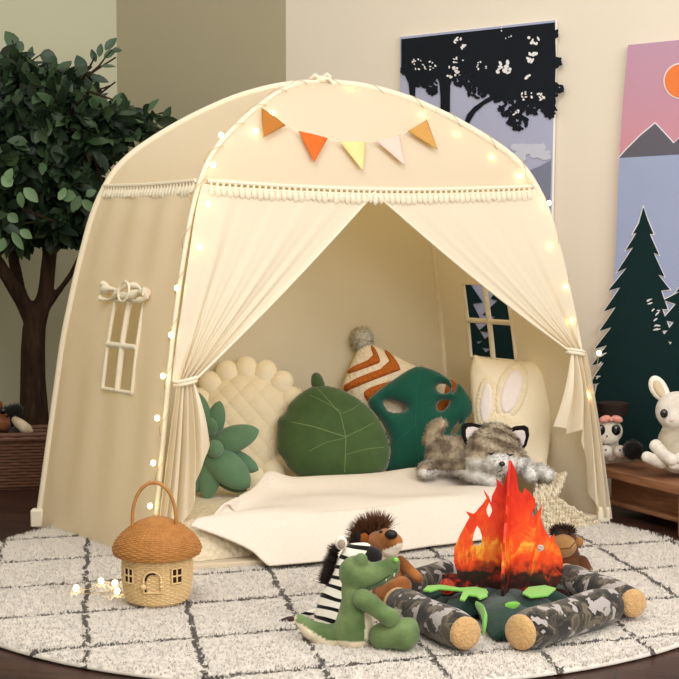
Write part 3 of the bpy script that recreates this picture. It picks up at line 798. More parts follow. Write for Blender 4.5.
MB().tube([H(502, 467, -.135), H(502, 470, -.132), H(497, 473, -.122)], .0014, 5).build('mouth', MT['black'], t)

# ---- crocodile
Y = 3.235
def K_(px, py, dy=0): return P(px, py, Y + dy)
r_ = lambda q: q * Y / F
t = thing('plush_crocodile', 'green plush crocodile sitting on the rug against the log ring', 'plush toy', (K_(352, 650).x, Y, RZ))
mb = MB()
chain(mb, [(K_(354, 631), r_(21.5)), (K_(356, 614), r_(18.5)), (K_(356, 600), r_(15)), (K_(354, 590), r_(13.5))])
chain(mb, [(K_(345, 636, .01), r_(15)), (K_(328, 637, .015), r_(13)), (K_(311, 630, .02), r_(10)), (K_(300, 620, .025), r_(6.5)), (K_(298, 618, .025), r_(5))])
mb.ell(K_(356, 573), (r_(18), r_(17), r_(18)), None, 20, 14)
chain(mb, [(K_(364, 577, -.005), r_(15)), (K_(378, 574, -.01), r_(12.5)), (K_(390, 568, -.015), r_(10.5))])
mb.ell(K_(393, 562, -.016), (r_(7.5), r_(7), r_(7))); mb.ell(K_(361, 560, -.02), (r_(7.5), r_(7), r_(7.5))); mb.ell(K_(363, 562, .025), (r_(6), r_(6), r_(5.5)))
gr = lambda w: lerp3(c3(122, 144, 92), c3(88, 112, 66), .5 + .5 * nz3(w, 45))
def croccol(w):
    px, py = proj(w)
    cr = c3(238, 224, 196); c = gr(w)
    if px < 372 and px > 290:                     # cream underside of tail and seat
        lim = 617 + (px - 294) * .62 if px < 325 else 637 + (px - 325) * .05
        if px < 296: lim = 612
        if py > lim + 3 and w[1] < Y + .03: c = cr
    if px > 365 and 592 < py < 640 and w[1] < Y + .02: c = cr
    return c
blob('body', mb, MT['vc'], t, .0045, 6, croccol)
m2 = MB(); chain(m2, [(K_(363, 599, -.042), r_(10.5)), (K_(374, 607, -.055), r_(9)), (K_(386, 615, -.06), r_(9)), (K_(391, 618, -.06), r_(10))]); blob('arm', m2, MT['vc'], t, .004, 5, gr)
m2 = MB(); chain(m2, [(K_(382, 636, -.035), r_(13.5)), (K_(394, 635, -.05), r_(13.5)), (K_(404, 634, -.055), r_(16.5)), (K_(409, 627, -.055), r_(10))]); blob('leg', m2, MT['vc'], t, .004, 5, gr)
m2 = MB(); chain(m2, [(K_(372, 600, .04), r_(7)), (K_(384, 612, .05), r_(7))]); blob('arm', m2, MT['vc'], t, .004, 5, gr)
LIME = fabric('lime_felt', srgb(150, 214, 96), srgb(128, 196, 78), 30, 200, .3)
MB().ell(K_(396, 560, -.034), (.0055, .004, .005)).build('nostril', LIME, t)
for x, y in ((386, 577.5), (394, 573)): MB().lathe([(.0035, 0), (.002, .005), (.0003, .009)], K_(x, y, -.03), 8, Matrix.Rotation(PI, 3, 'X')).build('tooth', plain('tooth_white', srgb(240, 234, 222), .5), t)
MB().tube([K_(366, 588, -.038), K_(376, 584, -.036), K_(386, 578, -.034), K_(397, 569, -.032)], .0014, 5).build('mouth', plain('mouth_seam', srgb(52, 72, 40), .9), t)

# ---- zebra
Y = 3.42
t = thing('plush_zebra', 'striped plush zebra leaning behind the green crocodile', 'plush toy', (K_(340, 630).x, Y, RZ))
k = NT('zebra_plush'); wv = k.n('ShaderNodeTexWave', wave_type='BANDS', bands_direction='DIAGONAL'); wv.inputs['Scale'].default_value = 15; wv.inputs['Distortion'].default_value = 3.2; wv.inputs['Detail'].default_value = 1.0
mpz = k.n('ShaderNodeMapping'); mpz.inputs['Rotation'].default_value = (0, .35, 0); mpz.inputs['Scale'].default_value = (.55, .3, 1.25); k.t.links.new(k.tc.outputs['Object'], mpz.inputs['Vector']); k.t.links.new(mpz.outputs[0], wv.inputs['Vector'])
ZM = k.bsdf(k.ramp(wv.outputs['Fac'], [(.0, srgb(22, 20, 20)), (.24, srgb(22, 20, 20)), (.31, srgb(240, 232, 218)), (1, srgb(244, 238, 226))]), .9, k.bump(k.noise(250, 2), .3, .003), .1, sheen=.2)
mb = MB(); chain(mb, [(K_(335, 618), r_(22)), (K_(336, 600), r_(17)), (K_(342, 582), r_(13)), (K_(347, 566), r_(12)), (K_(354, 555), r_(12.5)), (K_(364, 552, -.01), r_(10))])
blob('body', mb, ZM, t, .005, 5)
DK = fabric('charcoal_plush', srgb(36, 32, 32), srgb(22, 20, 20), 30, 200, .3, sheen=.2)
mb = MB(); chain(mb, [(K_(366, 553, -.012), r_(9)), (K_(374, 556, -.015), r_(9))]); blob('muzzle', mb, DK, t, .004, 4)
mb = MB(); chain(mb, [(K_(322, 609, .02), r_(3.4)), (K_(306, 614, .015), r_(2.8)), (K_(296, 618, .01), r_(2.6))]); blob('tail', mb, ZM, t, .003, 2)
MB().lathe([(.0005, 0), (.006, .008), (.0065, .018), (.003, .034), (.0004, .04)], K_(296, 618, .01), 10, Matrix.Rotation(-PI / 2 - .15, 3, 'Y')).build('tail_tuft', plain('tail_brown', srgb(70, 48, 42), .9), t)
e = MB().ell(K_(341, 543, -.01), (.0145, .008, .0165)).build('ear', plain('zebra_white', srgb(236, 228, 214), .9, .1), t)
MB().ell(K_(341.5, 544, -.018), (.009, .004, .011)).build('inner_ear', plain('ear_grey', srgb(168, 150, 136), .9, .1), e)
MB().ell(K_(357, 537, .01), (.009, .007, .013)).build('ear', plain('zebra_black', srgb(28, 24, 24), .9, .1), t)
mb = MB(); V = []; N = []
for i in range(500):
    q = rnd.random(); p = K_(333 + 3 * q * 2 - 6 * (1 - q), 548 + 36 * (1 - q), .0); V.append(p + Vector((rnd.uniform(-.004, .006), rnd.uniform(-.012, .012), 0))); N.append((-.8, rnd.uniform(-.3, .2), .45))
fv, fs, _ = tufts(np.array([tuple(v) for v in V]), np.array(N), None, 1100, .026, .0028, .25)
mb.v = [tuple(v) for v in fv.tolist()]; mb.f = [tuple(f) for f in fs.tolist()]; mb.m = [0] * len(fs)
soft(mb.build('mane', plain('mane_dark', srgb(66, 56, 52), .9, .1), t, fix=False).data, 0, tufts.normals)

# ---- lion
Y = 3.585
t = thing('plush_lion', 'brown plush lion with a black nose and shaggy mane behind the crocodile', 'plush toy', (K_(392, 600).x, Y, RZ))
lc = lambda w: lerp3(c3(176, 112, 58), c3(134, 78, 36), .5 + .5 * nz3(w, 50))
def lioncol(w):
    px, py = proj(w)
    if py > 545 + (396 - px) * .42 and py < 566 and px > 378 and w[1] < Y - .0: return c3(240, 228, 210)
    return lc(w)
mb = MB(); chain(mb, [(K_(388, 592), r_(17)), (K_(390, 576), r_(15)), (K_(384, 560), r_(12))])
mb.ell(K_(379, 543, .01), (r_(14), r_(14), r_(13))); chain(mb, [(K_(386, 541, -.02), r_(13)), (K_(393, 543, -.045), r_(10.5))]); mb.ell(K_(391, 551, -.045), (r_(9), r_(8), r_(6)))
blob('body', mb, MT['vc'], t, .0045, 6, lioncol)
m2 = MB(); chain(m2, [(K_(400, 562, -.0), r_(7)), (K_(409, 570, -.02), r_(6)), (K_(418, 578, -.035), r_(5.5))]); blob('arm', m2, MT['vc'], t, .004, 4, lc)
m2 = MB(); chain(m2, [(K_(385, 592, -.05), r_(10)), (K_(398, 588, -.08), r_(10)), (K_(402, 586, -.08), r_(10))]); blob('leg', m2, MT['vc'], t, .004, 4, lc)
MB().ell(K_(391, 534.5, -.066), (.0155, .011, .0115)).build('nose', MT['black'], t)
for x, y in ((381, 531.5),): MB().ell(K_(x, y, -.034), .0042).build('eye', MT['gloss_black'], t)
V = []; N = []
for i in range(400):
    w = rnd.uniform(1.0, 3.9); q = Vector((math.cos(w), 0, math.sin(w))); V.append(K_(376, 543, .03) + q * r_(12) + Vector((0, rnd.uniform(-.02, .03), 0))); N.append((q.x, rnd.uniform(-.3, .2), q.z))
fv, fs, _ = tufts(np.array([tuple(v) for v in V]), np.array(N), None, 1700, .05, .004, .35)
mb = MB(); mb.v = [tuple(v) for v in fv.tolist()]; mb.f = [tuple(f) for f in fs.tolist()]; mb.m = [0] * len(fs)
soft(mb.build('mane', fabric('mane_brown', srgb(104, 62, 36), srgb(66, 40, 24), 60, 200, .1), t, fix=False).data, 0, tufts.normals)
for x, y in ((364, 538),): MB().ell(K_(x, y, .0), (.012, .008, .013)).build('ear', fabric('lion_ear', srgb(150, 84, 36), srgb(120, 64, 26), 40), t)

# ---- monkey
Y = 4.0
t = thing('plush_monkey', 'brown plush monkey with a tan face sitting behind the toy campfire', 'plush toy', (K_(572, 580).x, Y, RZ))
bc = lambda w: lerp3(c3(112, 66, 34), c3(70, 40, 22), .5 + .5 * nz3(w, 40))
mb = MB(); chain(mb, [(K_(572, 580), r_(17)), (K_(571, 566), r_(13)), (K_(568, 552), r_(11))]); mb.ell(K_(564, 543, .02), (r_(15), r_(15), r_(15)))
blob('body', mb, MT['vc'], t, .005, 5, bc)
mb = MB(); mb.ell(K_(563, 546, -.018), (r_(14), r_(12), r_(12))); blob('muzzle', mb, MT['vc'], t, .004, 3, lambda w: lerp3(c3(176, 132, 84), c3(160, 116, 70), .5 + .5 * nz3(w, 60)))
MB().tube([K_(551, 547, -.05), K_(560, 549, -.058), K_(570, 548, -.053), K_(575, 542, -.03)], .0016, 6).build('mouth', plain('mouth_brown', srgb(96, 62, 36), .9), t)
for x in (559, 570): MB().ell(K_(x, 533, -.018), .004).build('eye', MT['gloss_black'], t)
MB().ell(K_(579, 542, .0), (.012, .008, .015)).build('ear', fabric('monkey_ear', srgb(168, 122, 78), srgb(150, 106, 64), 40), t)
m2 = MB(); chain(m2, [(K_(582, 562, -.01), r_(7)), (K_(588, 572, -.03), r_(6)), (K_(586, 582, -.05), r_(6))]); blob('arm', m2, MT['vc'], t, .004, 4, bc)
V = []; N = []
for i in range(200):
    w = rnd.uniform(.7, 2.6); q = Vector((math.cos(w), 0, math.sin(w))); V.append(K_(563, 541, -.01 + rnd.uniform(-.02, .03)) + q * r_(12.5)); N.append((q.x, rnd.uniform(-.3, .2), q.z))
fv, fs, _ = tufts(np.array([tuple(v) for v in V]), np.array(N), None, 500, .02, .003, .3)
mb = MB(); mb.v = [tuple(v) for v in fv.tolist()]; mb.f = [tuple(f) for f in fs.tolist()]; mb.m = [0] * len(fs)
mb.build('hair', plain('hair_dark', srgb(52, 32, 22), .9), t, fix=False)

# ================================================================== CAMPFIRE
k = NT('camo_bark')
v1 = k.noise(20, 3, .55, dist=.6); mp = k.n('ShaderNodeMapping'); mp.inputs['Location'].default_value = (5, 2, 1); k.t.links.new(k.tc.outputs['Object'], mp.inputs['Vector'])
v2 = k.noise(26, 2, .5, vec=mp.outputs[0], dist=.3)
c = k.ramp(v1, [(0, srgb(40, 36, 34)), (.44, srgb(66, 60, 52)), (.52, srgb(108, 98, 84)), (.60, srgb(82, 72, 62))], 'CONSTANT')
CAMO = k.bsdf(k.mix(k.m('GREATER_THAN', v2, .56), c, srgb(172, 164, 162)), .85, k.bump(k.noise(150, 2), .3, .004), .15, sheen=.2)
k = NT('log_end_plush'); x, y, z = k.xyz()
ENDM = k.bsdf(k.mix(k.noise(110, 3), srgb(222, 184, 128), srgb(184, 140, 88)), .95, k.bump(k.noise(140, 3), .9, .008), .1, sheen=.3)
def log(a, b, r, label, caps=(1, 1)):
    a, b = Vector(a), Vector(b); d = (b - a); L = d.length; zx = d.normalized(); xx = zx.orthogonal().normalized(); yy = zx.cross(xx); R = Matrix((xx, yy, zx)).transposed()
    t = thing('plush_log', label, 'plush log', ((a.x + b.x) / 2, (a.y + b.y) / 2, RZ), 0, 'plush logs around the toy campfire')
    prof = [(r * .70, .0), (r * .80, .002)] + [(r * (.86 + .14 * math.sin(min(1, q / .16) * PI / 2) * 1.0) * (1 + .05 * math.sin(q * 9 + r * 300)), L * q) for q in [.02, .06, .12, .2, .35, .5, .65, .8]] + [(r * (.86 + .14 * math.sin(min(1, (1 - q) / .16) * PI / 2)), L * q) for q in [.88, .94, .98]] + [(r * .80, L - .002), (r * .70, L)]
    MB().lathe(prof, a, 28, R).build('bark', CAMO, t, sub=1)
    for on, q, s in ((caps[0], a, -1), (caps[1], b, 1)):
        if on:
            m_ = MB().lathe([(r * .86, -.004), (r * .88, .004), (r * .8, .011), (r * .55, .016), (r * .25, .018), (.0002, .0185)], (0, 0, 0), 26)
            m_.v = [tuple(q + R @ Vector((x, y, z * s))) for x, y, z in m_.v]
            m_.build('log_end', ENDM, t, label='tan fuzzy log end')
def gz(px, py, z): return G(px, py, z)
LR = .041
log(gz(465, 633, LR + RZ), gz(398, 603, LR + RZ), LR, 'camouflage plush log beside the crocodile, its tan end facing out')
log(gz(521, 632, LR + RZ), gz(612, 604, LR + RZ), LR + .003, 'camouflage plush log in front of the flame, its tan end toward the crocodile', (1, 0))
log(gz(633, 603, LR + RZ), gz(566, 577, LR + RZ), LR - .003, 'camouflage plush log beside the monkey, its tan end facing the bench', (1, 1))
log(gz(392, 592, LR * .8 + RZ), gz(448, 571, LR * .8 + RZ), LR * .82, 'grey plush log in front of the lion with one pale end', (1, 0))
log(gz(472, 568, LR * .8 + RZ), gz(548, 568, LR * .8 + RZ), LR * .82, 'plush log behind the flame at the back of the ring', (0, 0))
# green leafy pad in the ring
cc = gz(502, 603, RZ)
t = thing('leaf_mat', 'dark green padded leaf mat with lime leaves inside the log ring', 'play mat', (cc.x, cc.y, RZ))
DG = fabric('bottle_green', srgb(30, 66, 54), srgb(16, 42, 38), 30, 200, .4, .85, sheen=.25, lowb=1.0, lows=30)
mb = MB(); prof = [(.0, .0), (.15, .0), (.165, .012), (.155, .024), (.09, .028), (0, .028)]
mb.lathe(prof, (cc.x, cc.y + .01, RZ), 40); mb.build('mat', DG, t)
for a_, L, w in ((-1.68, .36, .06), (-2.2, .24, .06), (-1.25, .28, .055), (-.5, .2, .06), (.3, .19, .06), (1.2, .18, .06), (2.2, .2, .06), (3.0, .2, .06)):
    def lf(u, v, a_=a_, L=L, w=w):
        s = (v - .5) * 2; ww = w * math.sin(PI * min(.97, .12 + u * .86)) ** .7
        x = L * u; z = .032 + .010 * math.sin(u * 3) - .034 * max(0, u - .62) * 2.2 + .008 * math.cos(s * 3.1)
        return Vector((cc.x + math.cos(a_) * x - math.sin(a_) * s * ww, cc.y + math.sin(a_) * x + math.cos(a_) * s * ww, RZ + max(z, .006)))
    MB().grid(lf, 14, 10).build('green_leaf', DG, t, solid=.006)
def lime(pts, w, name='lime_leaf'):
    m_ = MB(); v = []
    for i, q in enumerate(pts):
        p = gz(q[0], q[1], q[2] + RZ); v.append(p)
    sm = []
    for i in range(len(v) - 1):
        for j in range(6): 
            q = j / 6; sm.append(v[i].lerp(v[i + 1], q))
    sm.append(v[-1]); n = len(sm)
    m_.tube(sm, [max(.002, w * math.sin(PI * min(.98, .08 + .9 * i / (n - 1))) ** .6) for i in range(n)], 10, flat=.35, up=(0, -1, .2) if False else None)
    m_.v = [(x, y, z) for x, y, z in m_.v]
    m_.build(name, LIME2, t)
LIME2 = fabric('lime_velvet', srgb(140, 208, 88), srgb(112, 184, 70), 30, 200, .3, .8, sheen=.3)
def limeflat(pts, h=.058):
    m_ = MB(); m_.plate([(gz(x, y, h).x, gz(x, y, h).y) for x, y in pts], [], lambda x, y, d: Vector((x, y, RZ + h + d + .004)), .005); m_.build('lime_leaf', LIME2, t, smooth=False, bevel=.0015)
zq = lambda p_: zz(370, 480, 3.773, p_)
limeflat(zq([(200, 448), (215, 432), (270, 428), (340, 440), (400, 436), (440, 446), (446, 458), (430, 462), (395, 452), (350, 452), (330, 448), (260, 442), (228, 452)]))
limeflat(zq([(338, 484), (350, 456), (390, 448), (436, 450), (444, 470), (414, 482), (400, 470), (372, 466), (356, 488)]), .06)
limeflat([(522, 602), (528, 596), (545, 594), (556, 597), (548, 604), (530, 606)])
lime([(476, 604, .052), (482, 610, .05), (485, 618, .046), (484, 628, .03), (483, 636, .012)], .016)
lime([(505, 606, .05), (512, 606, .05), (520, 604, .05)], .010)
# flame boards
zf = lambda p_: zz(440, 455, 4.243, p_)
k = NT('printed_flame'); x, y, z = k.xyz()
mpf = k.n('ShaderNodeMapping'); mpf.inputs['Scale'].default_value = (1, 1, .55); k.t.links.new(k.tc.outputs['Object'], mpf.inputs['Vector'])
nf = k.noise(26, 4, .6, vec=mpf.outputs[0], dist=1.6); nb = k.noise(9, 2, .5)
hgt = k.m('MULTIPLY', k.m('ABSOLUTE', k.m('SUBTRACT', z, .115)), 3.2)
fl_ = k.m('SUBTRACT', k.m('ADD', nf, k.m('MULTIPLY', k.m('SUBTRACT', nb, .5), .35)), hgt)
fcol = k.ramp(fl_, [(.0, srgb(206, 44, 24)), (.22, srgb(232, 62, 30)), (.40, srgb(240, 88, 34)), (.50, srgb(248, 140, 44)), (.58, srgb(252, 196, 74)), (.70, srgb(250, 120, 40))])
low = k.ramp(k.m('ADD', k.m('MULTIPLY', z, 9.0), k.m('MULTIPLY', k.m('SUBTRACT', k.noise(40, 3), .5), .9)), [(.50, srgb(255, 255, 255)), (.80, srgb(0, 0, 0))])
wood = k.ramp(k.noise(36, 3, .6, dist=.8), [(.42, srgb(40, 22, 20)), (.56, srgb(76, 32, 24)), (.66, srgb(190, 50, 30))])
FLM = k.bsdf(k.mix(low, fcol, wood), .35, None, .4)
EDGE = plain('board_edge', srgb(96, 28, 20), .5)
FY = gz(508, 598, RZ + .026).y
t = thing('flame_standee', 'red and orange cardboard flame standing upright in the log ring', 'toy flame', (P(508, 600, FY).x, FY, RZ + .03))
o_ = [(4, 515), (40, 508), (72, 512), (55, 460), (57, 400), (82, 342), (103, 302), (122, 268), (106, 244), (138, 254), (150, 244), (160, 230), (176, 213), (194, 186), (180, 150), (203, 178), (213, 204), (216, 178), (238, 132), (232, 98), (262, 130), (271, 106), (284, 62), (297, 25), (318, 66), (330, 148), (346, 166), (356, 140), (372, 152), (400, 186), (404, 214), (386, 246), (394, 264), (410, 244), (430, 210), (425, 262), (440, 312), (468, 350), (484, 334), (486, 366), (506, 394), (519, 432), (522, 490), (508, 536), (490, 560), (530, 566), (552, 590), (545, 602), (300, 606), (232, 612), (60, 596), (4, 590)]
hs_ = [[(154, 303), (166, 318), (176, 350), (172, 384), (142, 391), (134, 368), (142, 330)], [(205, 203), (214, 222), (218, 240), (206, 268), (195, 250), (194, 230)], [(413, 382), (424, 376), (438, 382), (439, 402), (416, 410)]]
cx0 = P(512, 600, FY); fyaw = -.10
def fplace(yaw, mirror=1, scale=1.0, dx=0, dy=0):
    ux = Vector((math.cos(yaw), math.sin(yaw), 0)); nn = Vector((math.sin(yaw), -math.cos(yaw), 0))
    def f(x, y, d):
        q = P(512, y, FY); return Vector((cx0.x + dx, FY + dy, q.z)) + ux * ((x - 512) * FY / F * scale * mirror) + nn * d
    return f
MB().plate(zf(o_), [zf(h) for h in hs_], fplace(fyaw), .006).build('flame_board', FLM, t, smooth=False)
# crossing board, seen nearly edge-on
o2 = [(150, 606), (120, 560), (112, 490), (122, 430), (140, 380), (132, 340), (156, 352), (172, 310), (196, 270), (190, 232), (214, 250), (228, 200), (222, 160), (250, 170), (262, 110), (278, 60), (297, 22), (318, 66), (330, 148), (346, 166), (356, 140), (372, 152), (400, 186), (404, 214), (386, 246), (394, 264), (410, 244), (430, 210), (425, 262), (440, 312), (468, 350), (484, 366), (506, 394), (519, 432), (522, 490), (508, 536), (490, 600), (300, 606)]
MB().plate(zf(o2), [], fplace(PI / 2 - .27, 1, .95, -.004), .006).build('flame_board', FLM, t, smooth=False)
zl_ = P(446, 604, FY)
MB().lathe([(.0185, 0), (.0185, .012), (.014, .013), (.0001, .0135)], P(446.5, 585.5, FY) + Vector((0, -.004, 0)), 20, Matrix.Rotation(PI / 2, 3, 'X')).build('printed_log_end', (lambda k: k.bsdf(k.ramp(k.m('FRACT', k.m('MULTIPLY', k.noise(30, 2), 6)), [(.2, srgb(190, 60, 38)), (.7, srgb(120, 30, 22))]), .5, None, .3))(NT('red_log_end')), t)
# ================================================================== MUSHROOM BASKET
def wick(name, c1, c2, sc=60):
    k = NT(name); return k.bsdf(k.mix(k.noise(sc, 4), c1, c2), .55, k.bump(k.noise(300, 2), .3, .002), .35)
WC = wick('honey_wicker', srgb(200, 142, 78), srgb(152, 98, 46)); WP = wick('pale_wicker', srgb(232, 206, 158), srgb(206, 172, 120)); WD = wick('brown_wicker', srgb(124, 84, 62), srgb(76, 50, 38))
def weave(mb, prof, c, stakes, rows, rad, amp, seg_per=4, R=None, skip=None):
    """rows of strands woven around stakes on a surface of revolution"""
    c = Vector(c)
    zs = np.array([p[1] for p in prof]); rs = np.array([p[0] for p in prof]); L = np.concatenate([[0], np.cumsum(np.hypot(np.diff(zs), np.diff(rs)))])
    for i in range(rows):
        q = L[-1] * (i + .5) / rows; r = float(np.interp(q, L, rs)); z = float(np.interp(q, L, zs)); n = stakes * seg_per
        ring = [((r + amp * math.cos(PI * stakes * j / n * 1.0 + PI * i)), 2 * PI * j / n) for j in range(n)]
        pts = [c + Vector((a * math.cos(w), a * math.sin(w), z)) for a, w in ring]
        mb.tube(pts, rad, 6, closed=True)
    for j in range(stakes):
        w = 2 * PI * j / stakes
        pts = [c + Vector((float(np.interp(q, L, rs)) * math.cos(w), float(np.interp(q, L, rs)) * math.sin(w), float(np.interp(q, L, zs)))) for q in np.linspace(0, L[-1], 10)]
        mb.tube(pts, rad * .95, 5)
    return mb
BC = G(157.5, 601, RZ); Y = BC.y
t = thing('wicker_basket', 'mushroom house wicker basket with a honey brown cap on the rug', 'basket', BC)
u = Y / F
body = [(25 * u, .0), (31 * u, .010), (33 * u, .03), (34.5 * u, .055), (35 * u, .085), (34 * u, .118)]
mb = MB(); mb.lathe([(.001, .003)] + [(r - .003, z + .003) for r, z in body] + [(.001, .112)], BC, 48); weave(mb, body, BC, 44, 26, .0026, .0014)
bd = mb.build('basket_body', WP, t, label='pale woven basket body')
cz = .110
cap = [(36 * u, cz + .004), (43 * u, cz + .010), (44.5 * u, cz + .022), (42 * u, cz + .038), (36 * u, cz + .056), (28 * u, cz + .072), (19 * u, cz + .085), (10 * u, cz + .093), (2 * u, cz + .098)]
mb = MB(); mb.lathe([(r - .002, z - .001) for r, z in cap[:-1]] + [(.0001, cz + .096)], BC, 56); weave(mb, cap, BC, 44, 34, .0025, .0012)
mb.build('mushroom_cap', WC, t, label='honey brown woven cap lid')
mb = MB(); hp = []
for i in range(33):
    w = PI * i / 32; hp.append(BC + Vector((-.004 + 22 * u * math.cos(w) * (1 + .06 * math.sin(w)), -.02, .185 + (.110 if True else 0) * math.sin(w) ** .85)))
hp = [hp[0] - Vector((-.002, 0, .03))] + hp + [hp[-1] - Vector((.002, 0, .03))]
mb.tube(hp, .0042, 8); mb.tube([p + Vector((0, .004, .003 * math.sin(i * 1.4))) for i, p in enumerate(hp)], .003, 6)
mb.build('handle', WC, t)
def onb(dx, z, off=.002):                        # point on the body facing the camera
    r = float(np.interp(z, [p[1] for p in body], [p[0] for p in body])) + .0045 + off
    a = math.asin(max(-1, min(1, dx / r))); b0 = math.atan2(-BC.x, BC.y)
    return BC + Vector((r * math.sin(a), -r * math.cos(a), z))
DKV = plain('opening_shade', srgb(58, 34, 20), .9, .1)  # dark sheets laid on the weave, painting the shade inside cut-outs
for x in (-.060, .056):
    pane = MB().grid(lambda a, b: onb(x + (a - .5) * .022, .060 + b * .036, .0005), 6, 6).build('window', DKV, t, solid=.002)
    fr = MB()
    for a0, a1 in (((0, 0), (0, 1)), ((1, 0), (1, 1)), ((0, 0), (1, 0)), ((0, 1), (1, 1)), ((.5, 0), (.5, 1)), ((0, .5), (1, .5))):
        fr.tube([onb(x + (a0[0] + (a1[0] - a0[0]) * i / 6 - .5) * .022, .060 + (a0[1] + (a1[1] - a0[1]) * i / 6) * .036, .002) for i in range(7)], .0021, 6)
    fr.build('window_frame', WP, pane)
arch = [(-.021, .040), (-.021, .070)] + [(.021 * math.cos(w), .072 + .020 * math.sin(w)) for w in [PI - PI * i / 10 for i in range(11)]] + [(.021, .070), (.021, .040), (-.021, .040)]
dr = MB().tube([onb(x - .001, z, .0025) for x, z in arch], .0026, 7).build('door', WP, t)
MB().tube([onb(-.016, .042, .001), onb(-.021, .052, .0006), onb(-.021, .070, .0006)] + [onb(.017 * math.cos(w), .070 + .017 * math.sin(w), .0008) for w in [PI - PI * i / 8 for i in range(6)]], .0022, 6).build('door_gap_shade', DKV, dr)
MB().ell(onb(-.022, .056, .008), (.007, .006, .007)).build('door_knob', WP, dr)
for z in (.056, .066): MB().tube([onb(.017, z, .006), onb(.026, z, .005)], .0026, 6).build('hinge', WP, dr)

# ================================================================== TREE
TY = 5.85
def T(px, py, dy=0): return P(px, py, TY + dy)
t = thing('artificial_tree', 'tall leafy dark green tree behind the woven storage basket and tent', 'tree', (T(34, 470).x, TY, 0))
k = NT('bark'); mp = k.n('ShaderNodeMapping'); mp.inputs['Scale'].default_value = (14, 14, 3); k.t.links.new(k.tc.outputs['Object'], mp.inputs['Vector'])
nb = k.noise(2.2, 6, .7, vec=mp.outputs[0])
BARK = k.bsdf(k.ramp(nb, [(.3, srgb(32, 22, 16)), (.55, srgb(60, 42, 30)), (.75, srgb(88, 66, 48))]), .85, k.bump(nb, .9, .02), .2)
um = TY / F
mb = MB()
tr = [((34, 505), 24), ((34, 440), 17), ((34, 415), 15), ((33, 380), 13), ((33, 350), 12.5), ((34, 330), 12), ((36, 318), 11)]
chain(mb, [(T(x, y), r * um) for (x, y), r in tr], 16)
chain(mb, [(T(34, 325), 9 * um), (T(22, 300, -.02), 8 * um), (T(8, 278, -.05), 7 * um), (T(-10, 250, -.08), 6 * um), (T(-30, 200, -.1), 4 * um)])
chain(mb, [(T(32, 322), 7 * um), (T(20, 290, .03), 6 * um), (T(14, 262, .05), 6 * um), (T(12, 230, .06), 5 * um), (T(8, 170, .1), 4 * um)])
chain(mb, [(T(38, 322), 9 * um), (T(46, 290), 8 * um), (T(50, 250), 7.5 * um), (T(53, 210), 6 * um), (T(60, 150, .03), 4 * um), (T(66, 100, .05), 2.6 * um)])
chain(mb, [(T(48, 306), 4 * um), (T(58, 292, -.02), 3.4 * um), (T(70, 276, -.04), 3 * um), (T(80, 255, -.06), 2.4 * um), (T(84, 235, -.08), 2 * um)])
blob('trunk', mb, BARK, t, .009, 3)
mb = MB()
ends = []
for i in range(46):
    a = rnd.choice([(8, 190), (55, 190), (60, 150), (-15, 220), (30, 140), (66, 110), (12, 150)]); b = (rnd.uniform(-70, 135), rnd.uniform(55, 225))
    p, q = T(*a, rnd.uniform(-.1, .1)), T(*b, rnd.uniform(-.35, .35)); m_ = p.lerp(q, .5) + Vector((0, 0, .05))
    mb.tube([p, p.lerp(m_, .5), m_, m_.lerp(q, .5), q], [.009, .008, .006, .005, .003], 6); ends.append(q)
tw = [T(72, 100), T(82, 80), T(92, 72), T(99, 66), T(105, 58), T(112, 50)]; mb.tube(tw, [.006, .005, .004, .004, .003, .002], 6)
tw2 = [T(36, 110), T(28, 85), T(30, 62), T(40, 55), T(48, 62)]; mb.tube(tw2, [.006, .005, .004, .003, .002], 6)
tw3 = [T(26, 75), T(18, 55), T(12, 40)]; mb.tube(tw3, [.005, .004, .002], 6)
mb.build('branch', BARK, t)
LV, LFc, LC = [], [], []
def leaf(p, d, n, L, W, col):
    d = d.normalized(); s = d.cross(n).normalized(); nn = s.cross(d); b = len(LV)
    pr = [(0, .10), (.18, .72), (.42, 1.0), (.68, .82), (.88, .40), (1.0, .02)]; curl = rnd.uniform(-.1, .25)
    for q, w in pr:
        c0 = p + d * (L * q) - nn * (curl * L * q * q)
        LV.extend([c0 - s * (W * w * .5) + nn * (W * w * .14), c0, c0 + s * (W * w * .5) + nn * (W * w * .14)]); LC.extend([col] * 3)
    for i in range(5):
        a = b + 3 * i; LFc.extend([(a, a + 1, a + 4, a + 3), (a + 1, a + 2, a + 5, a + 4)])
def rv(): return Vector((rnd.gauss(0, 1), rnd.gauss(0, 1), rnd.gauss(0, 1))).normalized()
def gcol(): 
    q = rnd.random(); return lerp3(c3(30, 46, 30), c3(76, 102, 66), q ** 2.4)
clumps = [((20, 105), 40, .30, 420), ((70, 120), 34, .28, 380), ((-20, 140), 50, .3, 300), ((40, 160), 48, .34, 560), ((95, 140), 26, .22, 260), ((8, 215), 28, .26, 240), ((75, 185), 26, .26, 220), ((-45, 200), 40, .3, 160), ((118, 125), 18, .16, 120), ((58, 225), 22, .22, 130), ((150, 122), 16, .10, 50), ((8, 190), 26, .20, 160), ((14, 75), 22, .2, 130), ((66, 92), 22, .2, 130), ((30, 120), 36, .25, 320), ((0, 130), 30, .25, 240), ((55, 140), 36, .3, 340), ((84, 205), 18, .16, 160), ((30, 175), 40, .3, 420), ((70, 215), 22, .2, 200), ((16, 228), 20, .2, 160), ((-20, 180), 50, .3, 420), ((60, 95), 30, .25, 260), ((100, 120), 22, .2, 200), ((36, 90), 26, .24, 240)]
